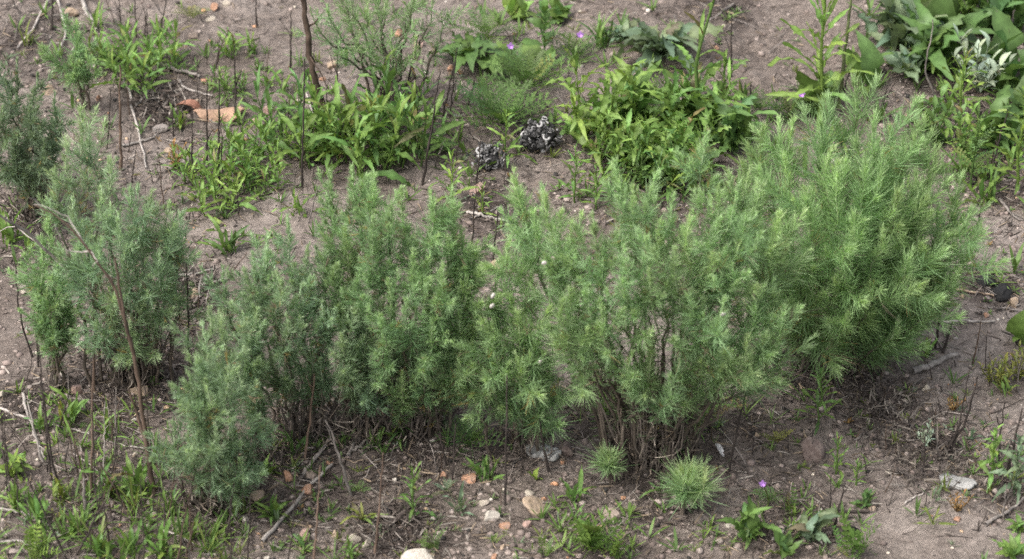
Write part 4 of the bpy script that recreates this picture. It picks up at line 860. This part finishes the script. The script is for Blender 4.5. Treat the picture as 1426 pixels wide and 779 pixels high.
branch_thing('thick dark dead branch standing in the weed bed at the top', [(458, 182), (447, 140), (433, 90), (428, 40), (420, -8)], 11, 7, BR * .55, [([(431, 40), (437, 33), (443, 27)], 4, 0.0), ([(436, 80), (446, 100), (460, 130)], 2.5, -.03)])
branch_thing('thick brown dead stem leaning left, lower left', [(214, 690), (205, 620), (192, 540), (184, 480), (162, 400), (128, 352), (100, 314), (50, 287)], 7.5, 2.2, BR * .75,
             [([(188, 505), (172, 440), (160, 358)], 6, -.01), ([(205, 620), (192, 580), (180, 545)], 7, .02), ([(128, 352), (100, 312), (95, 300), (48, 283)], 2.4, .02, GY), ([(130, 350), (110, 352), (92, 348)], 2.2, .0, GY), ([(128, 352), (135, 362), (130, 370)], 2, -.02, GY)])
branch_thing('long grey dead branch reaching up left across the tall loose sagebrush', [(232, 508), (205, 480), (174, 462), (130, 420), (85, 368), (42, 327), (0, 300), (-12, 292)], 7, 3, GD * 1.15,
             [([(42, 327), (20, 312), (0, 322)], 3, -.02, GY), ([(174, 462), (183, 440), (186, 430)], 3, -.12)], dyt=-.24)
branch_thing('grey bare twig crossing the upper part of the dusky sagebrush', [(90, 330), (60, 290), (30, 262), (0, 240), (-10, 234)], 3.4, 2.2, GY * .9)
branch_thing('dark woody stem of a burnt shrub under the leggy sagebrush', [(540, 138), (552, 90), (566, 50), (575, 10), (578, -10)], 6, 3.5, BR * .7, [([(550, 100), (535, 70), (530, 30)], 4, .02), ([(556, 85), (580, 70), (600, 40)], 3, .03)])
# lying sticks
def stick(pts, w, label, col=GY, forks=(), w1=None, name='fallen_stick', group='fallen sticks', cat='stick', lift=1.0):
    P = np.array([gp(*p) for p in pts]); m = mpp(P[0]); r = w * m * .5
    Q = smooth_poly(P, 14); Q[:, 2] = height(Q[:, 0], Q[:, 1]); Q[:, 2] = np.convolve(np.pad(Q[:, 2], 3, 'edge'), np.ones(7) / 7, 'valid') + r * lift + .002
    Q = jitter(Q, .0012); B = Q[0].copy(); rad = np.linspace(r, (w1 or w * .6) * m * .5, 14) * rng.uniform(.88, 1.15, 14)
    V, F, C = tube(Q - B, rad, 6, np.asarray(col) * rng.uniform(.75, 1.3, (14, 1)))
    o = link(name, mesh_np(name, V, F, C, M_WOOD), None, B); tag(o, label, cat, group)
    for fk, fw in forks:
        p = np.array([gp(*q) for q in fk]); q = smooth_poly(p, 9); q[:, 2] = height(q[:, 0], q[:, 1]) + .006; q[0] = Q[np.argmin(np.linalg.norm(Q[:, :2] - q[0, :2], axis=1))]
        V, F, C = tube(jitter(q, .001) - B, np.linspace(fw * m * .5, fw * m * .2, 9), 5, np.asarray(col) * rng.uniform(.8, 1.2, (9, 1))); link('side_twig', mesh_np('side_twig', V, F, C, M_WOOD), o)
    return o
K = stick
K([(72, 0), (50, 36), (24, 72)], 4.5, 'pale twig slanting down left in the top left corner')
K([(78, -4), (88, 30), (92, 55), (80, 76)], 4, 'pale bent twig next to the slanting one, top left')
K([(113, -4), (120, 20), (136, 48)], 7, 'thick pale stick lying at the top edge, top left')
K([(212, 88), (240, 100), (262, 106), (280, 110)], 7, 'grey stick with frayed end lying right of the three weeds', GD * 1.2, [([(236, 98), (252, 80), (262, 70)], 2.5)])
K([(248, 114), (256, 126), (296, 136)], 3.4, 'thin whitish twig below the frayed grey stick', GY, [([(256, 126), (246, 136)], 2)])
K([(170, 112), (182, 132), (186, 165), (196, 200), (204, 238)], 4, 'long forked pale twig lying right of the stout stalk', GY * 1.15, [([(182, 132), (184, 120)], 2)])
K([(216, 118), (203, 134), (190, 154)], 5, 'short pale stick leaning against the forked twig', GY)
K([(170, 206), (198, 200), (220, 192)], 4, 'grey stick lying across the forked twig', GY * .8)
K([(230, 240), (265, 230), (300, 238)], 3, 'thin twig under the weed patch', GD)
K([(422, 118), (440, 170), (455, 200), (478, 228)], 2.6, 'thin whitish stem arching in front of the weed bed', GY * 1.4)
K([(650, 300), (672, 303), (702, 310)], 5, 'short white stick in the gap behind the middle shrubs', GY * 1.25)
K([(654, 306), (680, 298), (702, 288)], 2.4, 'thin pale twig crossing the short white stick', GY)
K([(242, 388), (270, 384), (302, 376)], 4, 'grey stick behind the left cluster', GY * .8)
K([(234, 384), (246, 398), (256, 406)], 3, 'short pale twig touching the grey stick behind the left cluster', GY)
K([(282, 402), (300, 396), (314, 392)], 6, 'light brown bark strip behind the left cluster', GY * .9)
K([(365, 758), (392, 728), (420, 694), (446, 664), (462, 650)], 6.5, 'long thick grey stick slanting up right at the front', GY * .9, [], 5)
K([(420, 668), (438, 645), (458, 616)], 7, 'grey stick continuing above the long one', GD * 1.2)
K([(482, 638), (500, 625), (518, 610)], 5, 'small grey stick under the bushy sagebrush', GD * 1.2)
K([(484, 640), (494, 618), (506, 590)], 6, 'stouter grey stick leaning into the bushy sagebrush', GD * 1.1)
K([(416, 590), (432, 580), (446, 572)], 4.5, 'cut grey twig in front of the blue green column', GY * .9)
K([(458, 690), (500, 682), (560, 676)], 3, 'dark thin twig lying on the open soil', DK * 1.6)
K([(430, 655), (465, 685), (500, 715)], 3, 'dark crooked twig below the orange stones', DK * 1.8)
K([(575, 575), (600, 582), (620, 585)], 4, 'pale twig under the broad topped sagebrush', GY)
K([(0, 572), (40, 585), (90, 600), (125, 606)], 4, 'long pale twig lying across the left edge', GY * .9)
K([(0, 712), (40, 720), (68, 735)], 5, 'grey stick at the left edge near the bottom', GY * .8)
K([(0, 757), (30, 756), (60, 762)], 4.5, 'grey stick at the left edge above the corner', GY * .9)
K([(220, 738), (250, 748), (300, 776)], 3, 'whitish arched twig at the bottom of the thicket', GY * 1.2)
K([(150, 615), (190, 626), (228, 630)], 3, 'pale twig behind the thick brown stem foot', GY)
K([(32, 552), (46, 600), (62, 640)], 5, 'leaning pale stick at the left edge of the thicket', GY * .9)
K([(1270, 522), (1300, 512), (1332, 498)], 10, 'weathered pale log piece in front of the largest sagebrush', GY * .8, [], 6, 'wood_piece')
K([(1277, 449), (1320, 452), (1386, 451)], 4.5, 'straight grey stick right of the largest sagebrush', GY, [([(1284, 449), (1292, 425), (1302, 406)], 3.5)])
K([(1316, 404), (1360, 410), (1406, 418)], 4, 'tan twig beside the charcoal lumps', GY * np.array([1.1, .9, .72]))
K([(1376, 430), (1400, 432), (1424, 436)], 3, 'grey twig below the charcoal lumps', GD)
K([(1392, 280), (1410, 305), (1424, 310)], 4.5, 'dark bent stick at the right edge', GD)
K([(1022, 8), (1000, 24), (980, 36)], 4, 'grey stick right of the grey green rosette', GD)
K([(774, 138), (790, 150), (812, 158)], 4, 'thin grey stick right of the white and black lump', GD)
K([(732, 635), (760, 612), (782, 590)], 5, 'dark stick slanting above the pitted shard', DK * 1.6)
K([(700, 572), (720, 568), (738, 556)], 4, 'pale twig below the low leaning sagebrush', GY * .9)
K([(1000, 625), (1040, 660), (1085, 690), (1115, 716)], 4, 'long dark twig lying below the violet flower', DK * 2)
K([(1076, 756), (1095, 740), (1118, 722)], 5, 'grey stick at the bottom among the right weeds', GY * .9)
K([(1122, 742), (1140, 755), (1152, 764)], 4, 'short pale stick at the bottom among the right weeds', GY)
K([(1372, 734), (1400, 718), (1426, 698)], 6, 'grey brown stick at the right edge, lower right', GD * 1.1)
K([(1260, 704), (1275, 694), (1286, 688)], 2.6, 'thin whitish straw in front of the twiggy heap', GY * 1.3)
K([(1210, 714), (1180, 716), (1152, 722)], 4, 'dark twig lying under the small weed, lower right', DK * 1.6)
K([(1310, 640), (1340, 642), (1364, 640)], 3, 'dark twig at the foot of the forked stalks', DK * 1.6)
K([(720, 735), (745, 745), (770, 752)], 2.6, 'thin dark twig left of the ferny weeds', DK * 2)
K([(800, 560), (780, 548), (750, 552)], 3, 'dark twig between the middle and central shrubs', DK * 1.6)

# ------------------------------------------------------------------ bark, shards, charred lumps, litter heaps
def sheet(name, label, cat, c, wpx, dpx, curl, col, rot=0.0, wav=.15, thick=.004, tilt=0.0, mat=None, holes=False, sd=0):
    r = np.random.default_rng(sd + 40); B = gp(*c); m = mpp(B); nu, nv = 22, 10; w = wpx * m / 2; d = dpx * m / 2
    uu, vv = np.meshgrid(np.linspace(-1, 1, nu), np.linspace(-1, 1, nv)); ph = r.random(6) * 6
    edge = 1 + .10 * np.sin(uu * 2.4 + ph[0]) + .03 * np.sin(uu * 9 + ph[1]); taper = np.sqrt(np.clip(1.04 - np.abs(uu) ** 3.2, 0.02, 1))
    x = uu * w * (1 + .08 * np.sin(vv * 3 + ph[2])); y = vv * d * edge * taper
    z = curl * d * (1 - (vv * taper) ** 2) + wav * d * (np.sin(uu * 2.1 + ph[3]) + .2 * np.sin(uu * 5 + vv * 2 + ph[4])) * .5 + (.05 * d * np.sin(uu * 17 + ph[5]) if holes else 0)
    top = np.stack([x, y, z], -1).reshape(-1, 3); bot = top - [0, 0, thick]; Vv = np.vstack([top, bot]); k = nu * nv
    i = (np.arange(nv - 1)[:, None] * nu + np.arange(nu - 1)[None]).ravel(); Ft = np.column_stack([i, i + 1, i + 1 + nu, i + nu]); Fb = Ft[:, ::-1] + k
    ring = np.concatenate([np.arange(nu), np.arange(1, nv) * nu + nu - 1, (nv - 1) * nu + np.arange(nu - 2, -1, -1), np.arange(nv - 2, 0, -1) * nu]); r2 = np.roll(ring, -1)
    Fs = np.column_stack([ring, ring + k, r2 + k, r2]); F = np.vstack([Ft, Fb, Fs])
    o = link(name, mesh_np(name, Vv, F, None, mat or M_STONE)); zl = Vv[:, 2].min(); o.location = (B + [0, 0, .004 - zl * .4]).tolist(); o.rotation_euler = (tilt, 0, rot); o.color = (*col, 1)
    tag(o, label, cat); return o
M_PIT = solid_mat('pitted_grey', 'obj', 60, .8, .12, 1.25, .8, 90)
sheet('curled_bark', 'curled orange tan piece of bark lying behind the weed patch', 'bark', (306, 164), 66, 28, .6, (.33, .215, .15), .06, .35, .004, .25, sd=1)
sheet('pitted_shard', 'white grey flat shard with dark pits below the central gap', 'shard', (757, 634), 48, 32, .2, (.34, .335, .32), -.45, .25, .009, .12, M_PIT, True, 2)
sheet('grey_shard', 'smooth pale grey shard lying on soil at lower right', 'shard', (1333, 675), 50, 28, .15, (.27, .265, .255), -.35, .2, .005, .08, None, False, 3)
sheet('red_leaf', 'small dull red fallen leaf at the bottom edge', 'leaf', (1189, 745), 13, 22, .3, (.30, .06, .06), 1.0, .2, .0015, .3, M_PETAL, False, 4)
sheet('bark_chip', 'thin brown bark flake standing left of the curled tan bark', 'bark', (266, 158), 14, 40, .6, (.20, .10, .07), 1.3, .3, .003, .5, None, False, 5)
sheet('white_chip', 'white feather shaped chip below the central shrub', 'chip', (1002, 630), 8, 26, .3, (.48, .46, .45), .35, .2, .003, .2, None, False, 6)
def charred(label, c, wpx, hpx, n):
    B = gp(c[0], c[1] + hpx * .3); m = mpp(B); root = empty('charred_lump', B); tag(root, label, 'charred lump', 'black and white charred lumps')
    core = link('core', stone_mesh('core', wpx * m * .30, wpx * m * .26, hpx * m * .28, .9), root, (0, 0, hpx * m * .16)); core.color = (.035, .033, .033, 1)
    for k in range(n):                            # pale curled rims and knobs over the black core
        a = rng.uniform(-2.9, -.2) if k % 4 else rng.random() * 6.28; e = rng.uniform(-.1, 1.4); d = np.array([math.cos(a) * math.cos(e), math.sin(a) * math.cos(e), math.sin(e)])
        p = d * [wpx * m * .42, wpx * m * .36, hpx * m * .46] * rng.uniform(.45, 1.2) * [1, 1, .85] + [0, 0, hpx * m * .16]; rr = rng.uniform(1.6, 4.6) * m
        A, Bv = frame(unit(d[None] + rng.normal(0, .6, (1, 3)))); t = np.linspace(0, rng.uniform(1.6, 5.0), 10) + rng.random() * 6
        pts = p + rr * (np.cos(t)[:, None] * A[0] + np.sin(t)[:, None] * Bv[0]) * rng.uniform(.8, 1.1) + d * .002
        V, F, C = tube(pts, np.linspace(.6, 1, 10) * rng.uniform(0.9, 2.4) * m, 5, np.array([.42, .41, .405]) * rng.choice([.08, .12, .2, .35, .45, .5, .6, .85])); link('ash_curl', mesh_np('ash_curl', V, F, C, M_BITS), root)
        if k % 2 == 0:
            o = link('black_knob', stone_mesh('black_knob', rr * .9, rr * .8, rr * .7, .8, 2), root, p); o.color = (.03, .03, .03, 1)
charred('larger black and white charred lump of curls, upper centre', (751, 184), 74, 74, 130)
charred('smaller paler charred lump left of the larger one', (679, 215), 56, 54, 90)
def heap(label, c, rpx, n, cols, hgt=10, name='litter_heap'):
    B = gp(*c); m = mpp(B); an = rng.random(n) * 6.28; r = rpx * m * rng.random(n) ** .6
    x = B[0] + np.cos(an) * r; y = B[1] + np.sin(an) * r * 1.2; z = height(x, y) + hgt * m * (1 - (r / (rpx * m)) ** 2) * rng.random(n) + .003
    P = np.column_stack([x, y, z]); D = unit(rng.normal(size=(n, 3)) * [1, 1, .45]); L = rng.uniform(8, 26, n) * m
    a = Acc(); a.add(*ribbons(P, D, L, rng.uniform(1.0, 3.2, n) * m, rng.normal(0, .3, (n, 3)) * L[:, None], np.array(cols)[rng.integers(0, len(cols), n)] * rng.uniform(.6, 1.3, (n, 1)), (.4, 1, .9, .3)))
    o = link(name, a.mesh(name, M_WOOD, B), None, B); o['label'] = label; o['kind'] = 'stuff'; return o
LC = [(.09, .072, .062), (.15, .125, .108), (.22, .195, .17), (.045, .036, .03), (.07, .055, .048)]
heap('heap of grey curled dead leaves on the soil at the front', (548, 738), 46, 420, LC, 22, 'dead_leaves')
heap('dark twiggy litter left of the forked stalks', (1232, 578), 60, 330, [(.06, .05, .045), (.16, .14, .12)], 16, 'twig_litter')
heap('dark twiggy litter round the small silvery weed', (1295, 645), 60, 330, [(.06, .05, .045), (.14, .12, .10)], 16, 'twig_litter')
heap('dry pale litter below the weed bank', (225, 150), 48, 300, LC, 12, 'dead_leaves')
heap('dark leaf litter behind the left cluster', (250, 420), 70, 500, LC, 14, 'dead_leaves')

# ------------------------------------------------------------------ snails on the sagebrush
def snail(u, v, rpx, Y, label):
    c = pl(u, v, Y); m = mpp(c); a = Acc(); r = rpx * m
    t = np.linspace(0, 4.6 * math.pi, 46); g = np.exp(-.13 * t); pts = np.column_stack([np.cos(t) * g * .55, -.1 - (1 - g) * .55, np.sin(t) * g * .55]) * r
    V, F, C = tube(pts, .46 * r * g + .0002, 8, (1, 1, 1)); o = link('snail', mesh_np('snail', V, F, C, M_SHELL), None, c); o.color = (.44, .41, .37, 1); o.rotation_euler = (.3, .2, rng.random())
    tag(o, label, 'snail', 'white snails on the sagebrush')
def sy(bpx, d): return gp(*bpx)[1] - d
snail(685, 412, 6.0, sy((735, 625), .12), 'white snail on the low leaning sagebrush, upper of a pair')
snail(684, 426, 5.2, sy((735, 625), .125), 'white snail on the low leaning sagebrush, lower of a pair')
snail(751, 504, 4.6, sy((735, 625), .12), 'white snail alone at the right side of the low leaning sagebrush')
snail(757, 366, 4.6, sy((905, 645), .15), 'whitish snail on the left arm of the central sagebrush')
snail(1006, 437, 5.0, sy((905, 645), .17), 'white snail in a pale tip of the central sagebrush')

# ------------------------------------------------------------------ ground stuff: gravel, clods, twig litter, seedlings
def scatter_px(n, dens):
    out = []
    while len(out) < n:
        u = rng.uniform(-120, W0 + 120, n); v = rng.uniform(-60, H0 + 70, n)
        d = pdir(u[:, None], v[:, None]); t = -CAM[2] / d[:, 2]; x = CAM[0] + d[:, 0] * t; y = CAM[1] + d[:, 1] * t
        k = rng.random(n) < dens(x, y); out += list(zip(x[k], y[k]))
    q = np.array(out[:n]); return q[:, 0], q[:, 1]
def lumps(name, label, n, smin, smax, cols, dens, sub=1, sink=.2, pw=2.2, flat=(.5, .9)):
    x, y = scatter_px(n, dens); z = height(x, y); V0, F0 = ICO[sub]; nv = len(V0)
    s = smin + (smax - smin) * rng.random(n) ** pw; ax = rng.uniform(.7, 1.2, (n, 1, 3)); ax[:, :, 2] = rng.uniform(*flat, (n, 1)); an = rng.random(n) * 6.28
    V = V0[None] * (1 + rng.normal(0, .13, (n, nv, 1))) * ax * s[:, None, None]
    c, sn = np.cos(an)[:, None], np.sin(an)[:, None]; V = np.stack([V[..., 0] * c - V[..., 1] * sn, V[..., 0] * sn + V[..., 1] * c, V[..., 2]], -1)
    V += np.column_stack([x, y, z + s * (.4 - sink)])[:, None]
    F = F0[None] + (np.arange(n) * nv)[:, None, None]; C = np.repeat(np.array(cols)[rng.integers(0, len(cols), n)] * rng.uniform(.75, 1.25, (n, 1)), nv, 0)
    o = link(name, mesh_np(name, V.reshape(-1, 3), F.reshape(-1, 3), C, M_BITS)); o['kind'] = 'stuff'; o['label'] = label
def d_clod(x, y): return np.clip(.35 + 1.2 * vnoise(x * 4, y * 4, 21) + litter_mask(x, y) * .7, .03, 1)
def d_grav(x, y): return np.clip(.4 + 1.5 * vnoise(x * 3, y * 3, 22), .05, 1)
def d_lit(x, y): return np.clip(.10 + 1.6 * litter_mask(x, y) + .5 * vnoise(x * 5, y * 5, 23), .02, 1)
lumps('soil_crumbs', 'crumbs and clods of grey brown soil', 9000, .0013, .009, [(.24, .195, .172), (.19, .15, .133), (.15, .12, .105), (.27, .225, .2)], d_clod, 1, .35)
lumps('gravel', 'small mixed gravel strewn over the soil', 900, .0014, .0065, [(.42, .30, .20), (.50, .44, .36), (.40, .22, .13), (.28, .25, .23), (.55, .50, .44), (.10, .085, .08)], d_grav, 1, .2)
lumps('charcoal_bits', 'scattered bits of charcoal and black litter', 3000, .0015, .006, [(.03, .028, .026), (.06, .05, .045)], d_lit, 1, .2)
def litter(n, name, label, cols, lmin, lmax, wmin, wmax, dens, prof=(.6, 1, .9, .4), up=.1):
    x, y = scatter_px(n, dens); P = np.column_stack([x, y, height(x, y) + rng.uniform(.001, .007, n)]); D = unit(rng.normal(size=(n, 3)) * [1, 1, up]); L = rng.uniform(lmin, lmax, n)
    P = P - D * (L / 2)[:, None]; P[:, 2] = np.maximum(P[:, 2], height(P[:, 0], P[:, 1]) + .001)
    a = Acc(); a.add(*ribbons(P, D, L, rng.uniform(wmin, wmax, n), rng.normal(0, .18, (n, 3)) * L[:, None] * [1, 1, .3], np.array(cols)[rng.integers(0, len(cols), n)] * rng.uniform(.6, 1.3, (n, 1)), prof))
    o = link(name, a.mesh(name, M_WOOD)); o['kind'] = 'stuff'; o['label'] = label
litter(26000, 'leaf_litter', 'dead needle and leaf litter under the shrubs', LC + [(.22, .17, .12)], .010, .032, .001, .0032, d_lit)
litter(2600, 'twig_litter', 'thin broken twigs scattered on the soil', [(.24, .21, .19), (.08, .065, .055), (.13, .105, .09), (.05, .04, .035), (.06, .048, .04)], .025, .10, .0009, .0022, lambda x, y: np.clip(.06 + 1.2 * litter_mask(x, y), .02, 1), (.8, 1, 1, .7), .06)
def seedlings(n):
    x, y = scatter_px(n, lambda x, y: np.clip(-.02 + .9 * vnoise(x * 6 + 9, y * 6, 31) + .35 * litter_mask(x, y), .01, 1)); z = height(x, y); P = []; D = []; L = []; C = []
    for k in range(n):
        q = rng.integers(3, 8); g = np.array(list(GREEN.values())[rng.integers(0, 10)]) * rng.uniform(.7, 1.0); l = rng.uniform(.006, .017)
        for j in range(q):
            a = j * 2.4 + rng.random(); e = rng.uniform(.15, 1.1); P.append((x[k], y[k], z[k] + .002)); D.append((math.cos(a) * math.cos(e), math.sin(a) * math.cos(e), math.sin(e))); L.append(l * rng.uniform(.7, 1.2)); C.append(g)
    P, D, L, C = map(np.array, (P, D, L, C)); a = Acc(); a.add(*ribbons(P, D, L, L * rng.uniform(.16, .34, len(L)), -np.array([0, 0, .25]) * L[:, None], C, (.4, 1, .9, .15), np.tile([.02, .03, 1.0], (len(L), 1))))
    o = link('seedlings', a.mesh('seedlings', M_LEAFA)); o['kind'] = 'stuff'; o['label'] = 'tiny green seedlings sprinkled over the soil'
seedlings(650)

def sprigs(spots):
    """small lance leaved sprouts and grass blades filling in between the weeds"""
    P, D, L, W, C, Bn = [], [], [], [], [], []
    for (u, v, ru, rv, n, s0, s1, keys, thin) in spots:
        for _ in range(n):
            p = gp(u + rng.normal() * ru * .5, v + rng.normal() * rv * .5); m = mpp(p); s = rng.uniform(s0, s1) * m; g = np.array(GREEN[keys[rng.integers(len(keys))]]); ph = rng.random() * 6.28; q = rng.integers(4, 11)
            for j in range(q):
                a = ph + j * 2.4; e = R(rng.uniform(25, 85)); d = np.array([math.cos(a) * math.cos(e), math.sin(a) * math.cos(e), math.sin(e)]); l = s * rng.uniform(.55, 1.1)
                P.append(p + rng.normal(0, .002, 3) * [1, 1, 0]); D.append(d); L.append(l); W.append(l * (.05 if thin else .13)); C.append(g * rng.uniform(.7, 1.2)); Bn.append(np.array([d[0], d[1], -.7]) * l * rng.uniform(.05, .4))
    P, D, L, W, C, Bn = map(np.array, (P, D, L, W, C, Bn)); a = Acc(); a.add(*ribbons(P, D, L, W, Bn, C, (.35, .85, 1.0, .75, .1), np.tile([.02, .03, 1.0], (len(L), 1))))
    o = link('undergrowth', a.mesh('undergrowth', M_LEAFA)); o['kind'] = 'stuff'; o['label'] = 'low green undergrowth of small sprouts and grass blades'
FR = ('fresh', 'grass', 'lime', 'mid'); DU = ('olive', 'grass', 'mid', 'grey')
sprigs([(120, 690, 240, 120, 48, 18, 42, FR, False), (140, 720, 260, 110, 65, 25, 70, ('grass', 'olive', 'fresh'), True), (130, 600, 200, 70, 22, 15, 32, FR, False), (200, 560, 120, 60, 16, 15, 34, FR, False),
        (290, 745, 120, 60, 26, 14, 34, FR, False), (420, 740, 200, 60, 22, 10, 26, DU, False), (430, 640, 160, 50, 20, 14, 30, DU, False), (560, 610, 160, 40, 18, 12, 28, DU, False), (640, 720, 240, 80, 18, 8, 20, DU, False),
        (820, 755, 140, 40, 26, 14, 34, FR, False), (900, 590, 140, 60, 26, 18, 46, FR, True), (1110, 740, 190, 60, 30, 12, 34, FR, False), (1170, 640, 120, 70, 14, 10, 24, FR, False), (1390, 640, 110, 190, 30, 12, 34, DU, False),
        (1080, 520, 120, 60, 16, 18, 40, ('mid', 'grass'), True), (1250, 500, 120, 50, 14, 12, 28, FR, False), (60, 340, 110, 60, 18, 14, 34, FR, False), (310, 240, 150, 110, 18, 14, 30, FR, False), (480, 200, 220, 70, 36, 16, 38, FR, False),
        (330, 100, 110, 80, 14, 12, 28, FR, False), (190, 80, 140, 80, 22, 14, 34, FR, False), (60, 60, 110, 60, 12, 12, 28, DU, False), (700, 120, 160, 150, 44, 12, 32, DU, False), (780, 50, 220, 70, 40, 14, 36, FR, False),
        (920, 230, 260, 70, 50, 18, 46, FR, False), (960, 200, 240, 90, 30, 30, 70, FR, False), (1080, 160, 120, 60, 22, 12, 28, DU, False), (1320, 140, 200, 220, 120, 18, 52, FR, False), (1390, 250, 110, 120, 34, 12, 34, FR, False), (640, 240, 120, 90, 16, 12, 30, FR, False),
        (330, 330, 120, 60, 12, 12, 28, DU, False), (230, 430, 110, 60, 10, 10, 22, DU, False), (1330, 610, 90, 60, 14, 8, 18, DU, False)])

a = Acc()                                        # thin dry stems too slight to count
for (u, v, ru, rv, n, h0, h1) in [(110, 690, 230, 150, 70, 30, 95), (300, 690, 120, 80, 24, 20, 70), (330, 190, 260, 130, 34, 25, 80), (180, 60, 220, 80, 22, 25, 70), (620, 150, 160, 130, 22, 20, 70), (560, 620, 260, 70, 26, 15, 60),
                                  (900, 640, 240, 80, 30, 15, 60), (1240, 590, 170, 80, 40, 12, 55), (1390, 620, 110, 160, 26, 18, 70), (240, 430, 120, 110, 26, 25, 90), (1330, 170, 170, 160, 20, 25, 80), (1120, 740, 160, 60, 16, 15, 50)]:
    for _ in range(n):
        p = gp(u + rng.normal() * ru * .5, v + rng.normal() * rv * .5); m = mpp(p); h = rng.uniform(h0, h1) * m; t = rng.uniform(0, .55) * rng.choice([1, 1, 2]); az = rng.random() * 6.28
        q = p + np.array([math.cos(az) * math.sin(t), math.sin(az) * math.sin(t), math.cos(t)]) * h; pts = jitter(smooth_poly([p - [0, 0, .004], (p + q) / 2 + rng.normal(0, .05, 3) * h, q], 7), .0012)
        c = [DK, DK * 1.6, BR * .7, GD * .8][rng.integers(4)]; r = rng.uniform(.7, 1.3) * m
        a.add(*tube(pts, np.linspace(r, r * .3, 7), 4, c * rng.uniform(.7, 1.3)))
        if rng.random() < .5: a.add(*tube(np.array([pts[3], pts[3] + unit((rng.normal(size=3) * [1, .6, .3] + [0, 0, .7])[None])[0] * h * .3]), [r * .6, r * .25], 3, c))
o = link('dry_stems', a.mesh('dry_stems', M_WOOD)); o['kind'] = 'stuff'; o['label'] = 'thin dry dead stems and twigs among the weeds'
